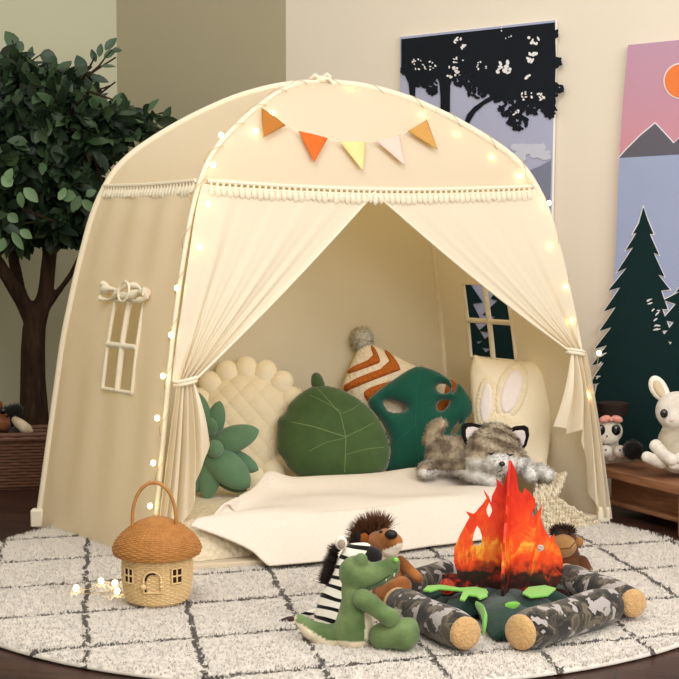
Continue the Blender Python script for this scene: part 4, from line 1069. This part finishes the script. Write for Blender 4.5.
for (cx, cy), rp, rd, n in clumps:
    c0 = T(cx, cy)
    for i in range(n):
        q = rv() * rnd.random() ** .4; p = c0 + Vector((q.x * rp * um, q.y * rd, q.z * rp * um * .85))
        if proj(p)[0] > 100 and p.y < 5.3 and p.z < 1.2: continue
        d = (rv() + q * .8 + Vector((0, 0, -.25))); L = rnd.uniform(.055, .09)
        leaf(p, d, (rv() + Vector((0, -.7, .8))).normalized(), L, L * rnd.uniform(.42, .6), gcol())
def leafpx(a, b, w, col=None, dy=0):
    p, q = T(*a, dy), T(*b, dy); d = q - p; leaf(p, d, Vector((rnd.uniform(-.2, .2), -1, .3)), d.length, w * um, col or gcol())
dk = c3(44, 66, 44)
for a, b, w in (((18, 50), (5, 30), 14), ((24, 50), (12, 44), 13), ((27, 66), (5, 54), 12), ((29, 60), (32, 46), 7), ((40, 55), (57, 58), 15), ((48, 72), (54, 55), 16), ((84, 74), (77, 54), 13), ((90, 76), (109, 82), 8), ((70, 84), (68, 70), 5), ((96, 62), (91, 49), 7), ((99, 57), (101, 43), 7), ((105, 50), (116, 37), 9), ((104, 58), (116, 49), 8), ((100, 66), (116, 66), 4), ((84, 80), (72, 86), 6), ((46, 78), (66, 86), 12), ((34, 80), (22, 70), 13), ((112, 50), (122, 50), 6)): leafpx(a, b, w, lerp3(dk, c3(70, 96, 66), rnd.random()))
lt = c3(112, 142, 100)
for a, b, w in (((66, 196), (58, 192), 13), ((76, 196), (60, 196), 12), ((80, 196), (72, 212), 10), ((82, 200), (96, 212), 9), ((86, 196), (96, 190), 8), ((24, 188), (38, 202), 11), ((20, 192), (22, 208), 8), ((12, 186), (2, 176), 12), ((6, 182), (12, 168), 9), ((8, 214), (18, 222), 10), ((20, 230), (32, 238), 9), ((12, 232), (24, 250), 8), ((4, 238), (0, 252), 9)): leafpx(a, b, w, lerp3(lt, c3(80, 108, 74), rnd.random()), -.42)
mb = MB(); mb.v = [tuple(v) for v in LV]; mb.f = LFc; mb.m = [0] * len(LFc)
k = NT('leaf_green'); a = k.n('ShaderNodeVertexColor', layer_name='Col').outputs[0]
LFM = k.bsdf(a, .42, None, .4, trans=.15)
o = mb.build('foliage', LFM, t, fix=False)
at = o.data.color_attributes.new('Col', 'FLOAT_COLOR', 'POINT'); at.data.foreach_set('color', np.hstack([np.array(LC), np.ones((len(LC), 1))]).astype(np.float32).ravel())

# ================================================================== WICKER TRAY
QY = 5.22
ct = [G(47, 487, 0), None]; a = G(45, 489, 0); 
fr = Vector((a.x, a.y, 0)); dl = Vector((-.62, -.12, 0)); dbk = Vector((.03, .22, 0))
corners = [fr, fr + dbk, fr + dbk + dl, fr + dl]
hgt = .192
t = thing('storage_basket', 'dark brown woven storage basket under the tree', 'basket', ((corners[0].x + corners[2].x) / 2, (corners[0].y + corners[2].y) / 2, 0))
def loop(z, grow, amp, ph, n_side=(34, 18, 34, 18)):
    pts = []; cen = (corners[0] + corners[2]) / 2; i = 0
    for s in range(4):
        p, q = corners[s], corners[(s + 1) % 4]
        for j in range(n_side[s] * 2):
            m_ = p.lerp(q, j / (n_side[s] * 2)); d = (m_ - cen); d.normalize()
            pts.append(cen + (m_ - cen) * (1 + grow) + d * amp * math.cos(PI * i / 2 + ph) + Vector((0, 0, z))); i += 1
    return pts
mb = MB()
rows = 15
for i in range(rows):
    z = .008 + (hgt - .02) * (i + .5) / rows; mb.tube(loop(z, .10 * z / hgt - .05, .0045, PI * i), .0068, 6, closed=True)
cen = (corners[0] + corners[2]) / 2
inner = [cen + (c - cen) * .93 for c in corners]; top_ = [cen + (c - cen) * 1.02 + Vector((0, 0, hgt)) for c in corners]
mb.add(inner + top_, [(0, 1, 5, 4), (1, 2, 6, 5), (2, 3, 7, 6), (3, 0, 4, 7), (0, 1, 2, 3)])
mb.build('woven_wall', WD, t)
mb = MB(); mb.tube(loop(hgt - .008, .05, .004, 0), .012, 8, closed=True); mb.tube(loop(hgt + .006, .05, .004, PI), .010, 8, closed=True); mb.build('rim', WD, t)
# toys in the tray
b = thing('plush_bear', 'brown plush toy peeking over the rim of the storage basket', 'plush toy', (P(-4, 430, 5.56).x, 5.56, .04))
br_ = lambda w: lerp3(c3(150, 92, 58), c3(112, 64, 40), .5 + .5 * nz3(w, 40))
mb = MB(); chain(mb, [(P(-6, 460, 5.57), .07), (P(-5, 436, 5.57), .062)]); mb.ell(P(-3, 424, 5.55), (.055, .05, .06)); mb.ell(P(4, 426, 5.49), (.022, .02, .02)); blob('body', mb, MT['vc'], b, .006, 5, br_)
MB().ell(P(3, 411, 5.50), (.013, .01, .013)).build('eye', MT['gloss_black'], b); MB().ell(P(-2, 405, 5.53), (.018, .012, .018)).build('ear', fabric('bear_ear', srgb(140, 84, 52), srgb(110, 62, 40), 30), b)
b = thing('dark_plush', 'black plush toy beside the cream plush in the storage basket', 'plush toy', (P(14, 430, 5.58).x, 5.58, .04))
mb = MB(); chain(mb, [(P(12, 455, 5.60), .06), (P(12, 432, 5.60), .05)]); mb.ell(P(8, 413, 5.57), (.03, .03, .026)); mb.ell(P(16, 410, 5.58), (.026, .03, .022)); mb.ell(P(12, 422, 5.57), (.032, .03, .03)); blob('body', mb, MT['vc'], b, .006, 4, lambda w: lerp3(c3(34, 30, 28), c3(20, 18, 16), .5 + .5 * nz3(w, 40)), dict(n=2500, length=.012, width=.003, jit=.4))
for x in (7, 15): MB().ell(P(x, 416, 5.52), .005).build('eye', MT['gloss_black'], b)
b = thing('cream_plush', 'cream floppy eared plush lying on top of the storage basket', 'plush toy', (P(22, 430, 5.50).x, 5.50, .04))
mb = MB(); chain(mb, [(P(22, 455, 5.53), .055), (P(20, 436, 5.52), .045)]); blob('body', mb, MT['vc'], b, .006, 4, lambda w: c3(70, 58, 48))
mb = MB(); chain(mb, [(P(15, 420, 5.48), .014), (P(20, 424, 5.46), .020), (P(26, 429, 5.45), .022), (P(29, 431, 5.45), .016)]); blob('ear', mb, MT['vc'], b, .004, 4, lambda w: lerp3(c3(222, 206, 176), c3(190, 172, 140), .5 + .5 * nz3(w, 50)))

# ================================================================== BENCH AND TOYS
k = NT('walnut'); mp = k.n('ShaderNodeMapping'); mp.inputs['Scale'].default_value = (2.5, 2.5, 26); mp.inputs['Rotation'].default_value = (0, 0, 0); k.t.links.new(k.tc.outputs['Object'], mp.inputs['Vector'])
gn = k.noise(3, 5, .65, vec=mp.outputs[0], dist=.4)
WAL = k.bsdf(k.ramp(gn, [(.25, srgb(104, 68, 46)), (.5, srgb(142, 98, 70)), (.75, srgb(164, 118, 86))]), .5, k.bump(gn, .2, .002), .35)
SF1 = Vector((1.022, 4.50, 0)); sd = Vector((-.432, .902, 0)).normalized(); sn = Vector((-sd.y, sd.x, 0))
sn = sn if sn.x > 0 else -sn
SH = .158
def SB(a, b, z): return SF1 + sd * a + sn * b + Vector((0, 0, z))
t = thing('low_bench', 'low walnut bench holding plush toys under the forest mural', 'bench', SB(-.02, .14, 0))
ang = math.atan2(sd.y, sd.x)
def slabp(a0, a1, b0, b1, z0, z1, name, bev=.004):
    MB().slab([SB(a0, b0, 0).xy, SB(a1, b0, 0).xy, SB(a1, b1, 0).xy, SB(a0, b1, 0).xy], z0, z1).build(name, WAL, t, smooth=False, bevel=bev)
slabp(-.32, .46, 0, .29, SH - .030, SH, 'bench_top')
slabp(-.30, .44, .075, .09, SH - .125, SH - .030, 'front_apron')
slabp(-.30, .44, .035, .27, SH - .125, SH - .110, 'lower_shelf')
for a0 in (-.31, -.028, .425):
    for b0 in (.008, .245): slabp(a0, a0 + .034, b0, b0 + .034, 0, SH - .028, 'leg')
# rabbit
RY = 4.66
def Rb(px, py, dy=0): return P(px, py, RY + dy)
um2 = RY / F
t = thing('plush_rabbit', 'white plush rabbit with black oval eyes sitting on the bench', 'plush toy', (Rb(678, 470).x, RY, SH))
wcol = lambda w: lerp3(c3(240, 234, 224), c3(222, 212, 198), .5 + .5 * nz3(w, 50))
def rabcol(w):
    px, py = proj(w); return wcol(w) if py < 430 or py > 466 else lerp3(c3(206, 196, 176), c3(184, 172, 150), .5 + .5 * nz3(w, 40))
mb = MB(); chain(mb, [(Rb(678, 452), 22 * um2), (Rb(677, 442), 20 * um2), (Rb(677, 430), 14 * um2)]); mb.ell(Rb(677, 411, -.01), (22 * um2, 20 * um2, 20 * um2)); mb.ell(Rb(675, 419, -.05), (12 * um2, 9 * um2, 9 * um2))
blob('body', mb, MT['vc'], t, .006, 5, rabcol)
EARI = fabric('ear_beige', srgb(214, 196, 166), srgb(200, 180, 150), 30, 200, .3)
for sx in (-1, 1):
    fx = lambda x: 677 + (x - 677) * (1 if sx < 0 else -1)
    out = [(fx(x), y) for x, y in ((666, 404), (656, 399), (650, 392), (648, 384), (650, 377), (656, 375), (663, 379), (668, 387), (671, 396))]
    pe = Pad((660, 390), RY + .01, .1)
    m_ = MB(); pe.fill(m_, out, T=.012, width=.02, h=.003, sm=2); e = m_.build('ear', fabric('rabbit_white', srgb(240, 234, 224), srgb(226, 216, 202), 40, 200, .3), t)
    inn = [(fx(x), y) for x, y in ((664, 400), (657, 396), (652, 388), (652, 381), (656, 379), (661, 383), (665, 392))]
    m_ = MB(); pe.fill(m_, inn, T=.008, width=.012, h=.003, sm=2, base=lambda a, b: 0 * a + .010, back=.1); m_.build('inner_ear', EARI, e)
for x, y in ((664, 413.5), (681, 415)):
    MB().ell(Rb(x, y, -.064 if x < 670 else -.066), (3.9 * um2, .008, 4.6 * um2)).build('eye', MT['gloss_black'], t)
MB().ell(Rb(672, 420, -.080), (.006, .004, .004)).build('nose', plain('nose_pink', srgb(226, 190, 176), .8), t)
for c in ([(656, 446, -.02, 7), (664, 455, -.05, 6), (672, 460, -.07, 6.5)], [(694, 446, -.02, 7), (686, 455, -.05, 6), (680, 458, -.07, 6.5)]):
    m_ = MB(); chain(m_, [(Rb(x, y, d), r * um2) for x, y, d, r in c]); blob('arm', m_, MT['vc'], t, .005, 4, wcol)
for c in ([(662, 462, -.03, 7), (652, 459, -.035, 6), (647, 457, -.04, 6)], [(680, 465, -.05, 6), (673, 465, -.065, 5)]):
    m_ = MB(); chain(m_, [(Rb(x, y, d), r * um2) for x, y, d, r in c]); blob('leg', m_, MT['vc'], t, .005, 4, wcol)
# panda-like plush with bow and hat
RY = 4.90; um2 = RY / F
t = thing('plush_panda', 'white plush with black eyes, red bow and dark hat beside the tent corner', 'plush toy', (Rb(609, 455).x, RY, SH))
mb = MB(); mb.ell(Rb(609, 431), (14 * um2, 13 * um2, 12.5 * um2), None, 20, 14); chain(mb, [(Rb(609, 452, .01), 10 * um2), (Rb(609, 444, .01), 10 * um2)]); mb.ell(Rb(608, 438, -.02), (12 * um2, 9 * um2, 7 * um2))
blob('body', mb, MT['vc'], t, .005, 4, wcol)
for x in (600.5, 616): MB().ell(Rb(x, 430, -.039), (4.8 * um2, .007, 5.6 * um2)).build('eye', MT['gloss_black'], t)
MB().ell(Rb(607, 436, -.050), (.003, .003, .0025)).build('nose', MT['black'], t)
for x in (606, 620): 
    m_ = MB(); m_.ell(Rb(x, 451.5, -.045), (6.8 * um2, .022, 6.6 * um2)); f_ = blob('foot', m_, MT['vc'], t, .005, 3, wcol)
    MB().ell(Rb(x, 450, -.067), (.003, .002, .003)).build('foot_dot', MT['black'], f_)
mb = MB()
for s in (-1, 1): mb.ell(Rb(611 + s * 6, 419, -.03), (.020, .012, .012), Matrix.Rotation(s * .3, 3, 'Y'))
mb.ell(Rb(611, 419.5, -.036), (.008, .009, .008)); mb.build('bow', fabric('red_check', srgb(214, 84, 66), srgb(240, 206, 190), 110, 200, .2), t)
hat = MB().lathe([(.0001, -.002), (9 * um2, 0), (12 * um2, .010), (14 * um2, .028), (15.5 * um2, .046), (16 * um2, .056), (12 * um2, .060), (.0001, .058)], Rb(613, 420, .01), 28)
hat.build('hat', fabric('dark_brown_felt', srgb(58, 44, 38), srgb(36, 28, 26), 30, 200, .4), t)
# dark pompom
RY = 4.80; um2 = RY / F
mb = MB(); mb.ell(Rb(633, 450), 8 * um2)
o = MB(); pp = thing('pompom_ball', 'small black furry ball between the two white plush toys', 'pompom', (Rb(633, 455).x, RY, SH))
blob('fur_ball', mb, MT['vc'], pp, .005, 2, lambda w: lerp3(c3(40, 38, 34), c3(20, 20, 18), .5 + .5 * nz3(w, 90)), dict(n=1800, length=.012, width=.003, jit=.45))
MB().tube([Rb(630, 443, .0), Rb(632, 440, .0), Rb(635, 441, 0), Rb(635, 444, 0)], .002, 6).build('hanging_loop', MT['black'], pp)
# ================================================================== MURALS
def wxy(px, py, off=0.0):
    d = ray(px, py); o = Vector((0, 0, CAMZ)); n = Vector((-.632, -.775, 0)); p0 = wallpt(0, 0, off)
    k = (p0 - o).dot(n) / d.dot(n); p = o + d * k
    q = p - p0; return (q.dot(Vector((-.775, .632, 0))), p.z)
def wplate(mb, pts, off, th=.002, m=0, holes=()):
    poly = [wxy(x, y, off) for x, y in pts]
    ar = sum(a[0] * b[1] - b[0] * a[1] for a, b in zip(poly, poly[1:] + poly[:1]))
    mb.plate(poly, [[wxy(x, y, off) for x, y in h] for h in holes], lambda x, y, d: wallpt(x, y, off + d), th, m)
def grow(pts, g):
    n = len(pts); out = []; ar = sum(a[0] * b[1] - b[0] * a[1] for a, b in zip(pts, pts[1:] + pts[:1])); s = 1 if ar > 0 else -1
    for i in range(n):
        a, b, c = Vector(pts[i - 1]), Vector(pts[i]), Vector(pts[(i + 1) % n])
        n1 = Vector(((b - a).y, -(b - a).x)).normalized(); n2 = Vector(((c - b).y, -(c - b).x)).normalized(); v = n1 + n2
        if v.length < .3: v = n1
        v = v.normalized() * min(2.0, 1 / max(.4, v.normalized().dot(n1))); out.append(tuple(b + v * g * s))
    return out
def paint(name, c1, c2, sc=3, zgrad=None):
    k = NT(name); f = k.noise(sc, 4, .6, dist=.3)
    if zgrad: 
        z = k.xyz()[2]; f = k.m('ADD', k.m('MULTIPLY', k.m('SUBTRACT', z, zgrad[0]), zgrad[1]), k.m('MULTIPLY', k.m('SUBTRACT', f, .5), .3))
    return k.bsdf(k.mix(f, c1, c2), .8, k.bump(k.noise(90, 3), .1, .002), .2)
LAV = paint('lavender_paint', srgb(160, 164, 196), srgb(186, 188, 212)); NAVY = paint('ink_paint', srgb(16, 20, 28), srgb(22, 28, 36)); SLATE = paint('slate_paint', srgb(118, 124, 146), srgb(132, 138, 160))
PALE = paint('pale_edge_paint', srgb(228, 226, 230), srgb(236, 234, 234)); CLOUD = paint('cloud_paint', srgb(206, 208, 222), srgb(190, 194, 214), 12)
MAUVE = paint('mauve_paint', srgb(206, 146, 160), srgb(186, 152, 178), 3, (1.0, 2.2)); SUN = paint('sun_paint', srgb(232, 122, 66), srgb(238, 132, 74)); GREY = paint('grey_paint', srgb(94, 92, 104), srgb(104, 102, 112)); LAKE = paint('lake_paint', srgb(150, 162, 196), srgb(166, 176, 208)); PINE = paint('pine_paint', srgb(12, 44, 44), srgb(10, 36, 38))
SIDE = plain('canvas_side', srgb(236, 228, 214), .9, .1)
# mural of dark trees on lavender
pts = [(400, 37), (555, 20), (547, 420), (400, 400)]
bx = wallpt(*wxy(475, 200)); t = thing('tree_mural', 'lavender mural of black tree silhouettes on the wall behind the tent roof', 'wall art', (bx.x, bx.y, .3))
mb = MB(); wplate(mb, pts, .02, .018, 0); mb.build('canvas_board', LAV, t, smooth=False)
mb = MB(); E = [(400, 37), (555, 20), (547, 420), (400, 400)]
for a, b in zip(E, E[1:] + E[:1]):
    p, q = wallpt(*wxy(*a, .02), .012), wallpt(*wxy(*b, .02), .012); mb.tube([p, q], .0055, 6)
mb.build('pale_edging', SIDE, t)
mb = MB(); wplate(mb, [(520, 178), (530, 170), (540, 166), (551, 160), (548, 270), (520, 270)], .023, .002); mb.build('painted_mountain', SLATE, t, smooth=False)
mb = MB()
for i in range(26):
    q = ellp(rnd.uniform(515, 549), rnd.uniform(148, 160) - 2, rnd.uniform(3, 7), rnd.uniform(1.5, 4), rnd.uniform(-.3, .3), 10); wplate(mb, [(min(x, 551), y) for x, y in q], .0225 + i * 1e-5, .0005)
mb.build('painted_cloud', CLOUD, t, smooth=False)
zm = lambda p_: zz(390, 10, 3.572, p_)
canopy = zm([(40, 104), (588, 44), (592, 180), (588, 280), (592, 330), (584, 372), (560, 372), (540, 355), (515, 345), (490, 330), (460, 326), (420, 312), (385, 320), (350, 300), (330, 290), (290, 262), (268, 235), (240, 225), (222, 244), (214, 270), (213, 330), (213, 385), (180, 372), (180, 310), (176, 262), (168, 238), (150, 250), (130, 258), (105, 262), (90, 270), (88, 326), (72, 318), (66, 262), (40, 205)])
limb = zm([(262, 410), (276, 372), (300, 346), (340, 318), (390, 292), (430, 262), (470, 226), (500, 215), (560, 215), (560, 300), (480, 300), (410, 312), (370, 320), (335, 338), (304, 366), (288, 392), (276, 418)])
mb = MB(); wplate(mb, canopy, .0245, .002); wplate(mb, limb, .0246, .002)
def clump(cx, cy, n, r, s=3.4, off=.0247, m=0):
    for i in range(n):
        w = rnd.uniform(0, 2 * PI); q = r * rnd.random() ** .5; x, y = cx + q * math.cos(w), cy + q * .8 * math.sin(w)
        wplate(mb, ellp(x, y, rnd.uniform(.45, 1) * s, rnd.uniform(.3, .6) * s, rnd.uniform(0, PI), 9), off + rnd.uniform(0, .0004), .0015, m)
for cx, cy, n, r in zm_c if False else ((425, 78, 26, 12), (410, 70, 18, 8), (465, 78, 26, 11), (478, 88, 26, 11), (486, 80, 20, 10), (512, 108, 34, 12), (518, 122, 24, 9), (530, 106, 24, 10), (545, 106, 20, 8), (550, 112, 14, 6), (500, 96, 16, 8), (556, 62, 12, 5), (557, 88, 16, 5), (555, 34, 8, 3), (548, 92, 20, 10), (432, 90, 10, 5), (455, 70, 18, 8)): clump(cx, cy, n * 2, r * 1.1)
for (cx, cy), n, r, s in (((533, 58), 10, 6, 3.2), ((534, 41), 6, 7, 2.6), ((457, 40), 5, 4, 2.4), ((464, 47), 5, 3, 2), ((452, 72), 14, 7, 2), ((458, 60), 6, 5, 1.8), ((504, 68), 14, 8, 3), ((527, 76), 4, 3, 2.4), ((481, 66), 8, 8, 1.4), ((415, 64), 12, 8, 1.5), ((430, 66), 10, 6, 1.4), ((527, 98), 8, 8, 1.8), ((502, 34), 5, 10, 1.0), ((540, 96), 8, 5, 2), ((516, 112), 6, 5, 1.6)): clump(cx, cy, n, r, s, .0268, 1)
mb.build('tree_silhouette', [NAVY, PALE], t, smooth=False)
# low pines on the hidden part, seen through the tent window
mb = MB()
def pine(ax, ay, by, hw, n):
    L_, R_ = [], []
    for i in range(n):
        f0 = (i + .35) / n; f1 = (i + .8) / n
        L_ += [(ax - hw * (f1) * rnd.uniform(.85, 1.1), ay + (by - ay) * f1), (ax - hw * f1 * .55, ay + (by - ay) * (f1 + .01))]
        R_ += [(ax + hw * (f1) * rnd.uniform(.85, 1.1), ay + (by - ay) * (f1 + .012)), (ax + hw * f1 * .55, ay + (by - ay) * (f1 + .02))]
    return [(ax, ay)] + R_ + [(ax + hw, by), (ax - hw, by)] + L_[::-1]
p1 = pine(462, 190, 398, 36, 11); wplate(mb, [(max(402, x), y) for x, y in p1], .0242, .002); p2 = pine(508, 222, 398, 44, 11); wplate(mb, [(min(545, x), y) for x, y in p2], .0243, .002)
wplate(mb, [(402, 340), (478, 350), (500, 380), (546, 352), (545, 410), (402, 396)], .0241, .002)
mb.build('painted_pine', PINE, t, smooth=False)
# forest mural with orange sun
bx = wallpt(*wxy(660, 250)); t = thing('forest_mural', 'tall mural of an orange sun over a lake and dark pines above the bench', 'wall art', (bx.x, bx.y, .2))
LE = [(628, 45), (623, 100), (619, 158), (616, 240), (611, 330), (605, 452)]
mb = MB(); wplate(mb, LE + [(760, 474), (760, 32)], .03, .028); mb.build('canvas_board', MAUVE, t, smooth=False)
mb = MB(); wplate(mb, ellp(681, 81, 17.6, 18.2, 0, 40), .0325, .001); mb.build('painted_sun', PALE, t, smooth=False)
mb = MB(); wplate(mb, ellp(681, 81, 16.4, 17, 0, 40), .0335, .001); mb.build('painted_sun', SUN, t, smooth=False)
mt = [(619, 158), (626, 150), (640, 136), (655, 123.5), (664, 133), (674, 144), (684, 134), (700, 124), (760, 160)]
mb = MB(); wplate(mb, grow(mt, 1.2), .033, .001); mb.build('pale_edging', PALE, t, smooth=False)
mb = MB(); wplate(mb, mt, .034, .001); wplate(mb, [(660, 157), (674, 143), (690, 128), (760, 150), (760, 160)], .0345, .001); mb.build('painted_mountain', GREY, t, smooth=False)
mb = MB(); wplate(mb, LE[2:] + [(760, 474), (760, 150)], .0352, .0005); mb.build('painted_lake', LAKE, t, smooth=False)
def fir(left, right, tip, base):
    return [tip] + right + base + left[::-1]
zt = lambda p_: zz(580, 30, 1.835, p_)
l_ = zt([(108, 355), (97, 374), (104, 372), (84, 404), (98, 398), (68, 444), (86, 436), (52, 478), (74, 472), (44, 516), (66, 508), (36, 552), (58, 545), (27, 585), (50, 578), (22, 615), (44, 610), (16, 650), (36, 648)])
r_2 = zt([(124, 350), (134, 374), (127, 374), (144, 412), (134, 408), (154, 452), (142, 448), (164, 476), (148, 478), (160, 512), (150, 512), (164, 550), (150, 552), (172, 590), (160, 592), (190, 630)])
tree1 = fir(l_, r_2, zt([(116, 326)])[0], [(690, 420), (690, 462), (588, 449), (590, 420), (597, 385)])
mb = MB(); wplate(mb, grow(tree1, 1.3), .037, .001)
l2 = [(684, 282), (676, 292), (681, 291), (664, 300), (676, 304), (662, 320), (674, 322), (660, 340), (672, 342), (658, 362)]
tree2 = [(690, 268), (760, 400), (760, 472), (660, 458)] + l2[::-1]
wplate(mb, grow(tree2, 1.2), .0372, .001); mb.build('pale_edging', PALE, t, smooth=False)
mb = MB(); wplate(mb, tree1, .040, .003); wplate(mb, tree2, .0402, .003)
for (cx, cy), n, r in (((601, 350), 7, 4), ((598, 358), 6, 3), ((656, 315), 4, 3), ((658, 330), 4, 3), ((650, 300), 3, 2), ((600, 372), 3, 4)):
    for i in range(n):
        x, y = cx + rnd.uniform(-r, r), cy + rnd.uniform(-r * 2, r * 2); wplate(mb, ellp(x, y, rnd.uniform(1.2, 3.2), rnd.uniform(.4, .9), rnd.uniform(-.9, .2), 8), .0415, .0008, 1)
mb.build('pine_silhouette', [PINE, PALE], t, smooth=False)

# ================================================================== BUNTING
t = None
def gab(px, py, off=.012):
    s, q = hit('front', px, py, .5, TF + .1); return face('front', s, q) + fnorm('front', s, q) * off
b0 = gab(340, 140)
t = thing('bunting', 'string of five small triangular pennants across the tent gable', 'bunting', (b0.x, b0.y, b0.z))
sp_ = [(257, 108), (260, 111), (284, 127), (297, 134), (326, 141), (338, 144.5), (364, 144.5), (374, 144), (398, 137.5), (406, 134), (425, 122.5), (436, 110)]
MB().tube([gab(*q) for q in sp_], .0014, 5).build('string', MT['trim'], t)
for nm, tri, c in (('mustard brown', [(260, 111), (284, 128.5), (261.5, 140)], (184, 118, 52)), ('orange', [(297, 134), (326, 141), (312, 164)], (226, 108, 46)), ('pale yellow', [(338, 144.5), (364, 144.5), (360, 172)], (238, 218, 150)), ('pale pink', [(374.5, 144), (398, 137.5), (402, 167)], (236, 204, 190)), ('tan', [(406, 134), (425, 122.5), (435, 152)], (206, 154, 84))):
    a, b, c_ = [gab(*q, .014) for q in tri]
    def pf(u, v, a=a, b=b, c_=c_):
        p = a.lerp(b, u).lerp(c_, v); return p + FN * (.006 * math.sin(u * PI) * (1 - v) + .004 * v)
    MB().grid(pf, 8, 12).build('pennant', fabric('felt_' + nm.replace(' ', '_'), srgb(*c), srgb(*[int(q * .94) for q in c]), 60, 300, .25, .95), t, solid=.002, label=nm + ' pennant')

# ================================================================== FAIRY LIGHTS
def fpt(px, py, c, t0, t1, off):
    """point in front of the pole of corner c nearest to the pixel"""
    best = min((pole(c, t0 + (t1 - t0) * i / 200) for i in range(201)), key=lambda p: (proj(p)[0] - px) ** 2 + (proj(p)[1] - py) ** 2)
    return P(px, py, best.y - off)
def lights(label, bulbs, wires, base):
    t = thing('fairy_lights', label, 'string lights', base)
    mb = MB()
    for w in wires: mb.tube(w, .0009, 5)
    mb.build('wire', MT['wire'], t)
    for p in bulbs:
        m_ = MB().ell(p, (.0072, .0072, .008), None, 12, 8); m_.build('bulb', MT['bulb'], t)
def spiral(c, t0, t1, turns, r=.0125):
    pts = []
    for i in range(241):
        q = i / 240; p = pole(c, t0 + (t1 - t0) * q); tt = (pole(c, min(1, t0 + (t1 - t0) * q + .004)) - pole(c, max(0, t0 + (t1 - t0) * q - .004))).normalized()
        a = tt.cross(Vector((.3, -1, .1))).normalized(); b = tt.cross(a); w = q * turns * 2 * PI; pts.append(p + a * r * math.cos(w) + b * r * math.sin(w))
    return pts
lb = [fpt(x, y, FL, .02, 1, .028) for x, y in ((150, 506), (153, 463), (157, 418), (163, 376), (171, 335), (177, 288), (200, 247), (208, 204), (213, 165), (221, 135), (256, 131), (272, 113))]
rugb = [G(x, y, RZ + .012) for x, y in ((76, 588), (101, 581), (115, 583), (117, 591), (128, 578))]
wr = [G(140, 574, RZ + .008), G(128, 578, RZ + .008), G(115, 583, RZ + .008), G(101, 581, RZ + .008), G(92, 590, RZ + .006), G(76, 588, RZ + .008), G(84, 594, RZ + .006), G(104, 592, RZ + .006), G(117, 591, RZ + .008), G(132, 590, RZ + .006)]
bz = pole(FL, .3)
lights('warm fairy lights winding up the tent pole beside the mushroom basket', lb + rugb, [spiral(FL, .03, .95, 13), wr], (FL.x, FL.y, RZ))
rb = [fpt(x, y, FR, .3, 1, .024) for x, y in ((349, 94), (421, 117), (455, 135), (491, 158), (521, 176), (549, 203), (548, 247), (565, 287), (570, 321))] + [fpt(586, 395, FR, .05, .9, .03), fpt(599, 353, FR, .05, .9, .0)]
lights('warm fairy lights following the tent arch beside the murals', rb, [spiral(FR, .15, .99, 12), [fpt(588, 340, FR, .05, .9, .0), fpt(599, 353, FR, .05, .9, 0), fpt(596, 372, FR, .05, .9, .0), fpt(586, 395, FR, .05, .9, .03)]], (FR.x, FR.y, RZ))

# ================================================================== CAMERA, LIGHT
cam = bpy.data.cameras.new('camera'); co = bpy.data.objects.new('camera', cam); COL.objects.link(co)
cam.sensor_width = 36; cam.lens = F / 679 * 36; cam.clip_start = .05
co.location = (0, 0, CAMZ); co.rotation_euler = (PI / 2 - PIT, 0, 0)
SC.camera = co
def area(name, loc, tgt, size, power, col):
    l = bpy.data.lights.new(name, 'AREA'); l.energy = power; l.color = col; l.size = size; l.shape = 'SQUARE'
    o = bpy.data.objects.new(name, l); COL.objects.link(o); o.location = loc
    o.rotation_euler = (Vector(tgt) - Vector(loc)).to_track_quat('-Z', 'Y').to_euler(); return o
area('window_light', (2.3, 1.6, 2.3), (.1, 4.4, .6), 1.3, 34, (1, .97, .93))
area('overhead_fill', (-.3, 2.2, 3.2), (0, 4.3, .3), 1.6, 36, (1, .96, .9))  # added overhead fill, no real fixture; brightens the tent through its roof
area('front_fill', (1.4, -.2, 1.75), (0, 4.6, .5), 1.4, 42, (1, .95, .87))  # added fill from the front, no real lamp; brightens the tent interior
w = bpy.data.worlds.new('room_world'); SC.world = w; w.use_nodes = True
bg = w.node_tree.nodes['Background']; bg.inputs[0].default_value = (1.0, .96, .90, 1); bg.inputs[1].default_value = .72
vs = SC.view_settings; vs.view_transform = 'Standard'; vs.look = 'None'; vs.exposure = 0.28; vs.gamma = 1; vs.use_curve_mapping = False
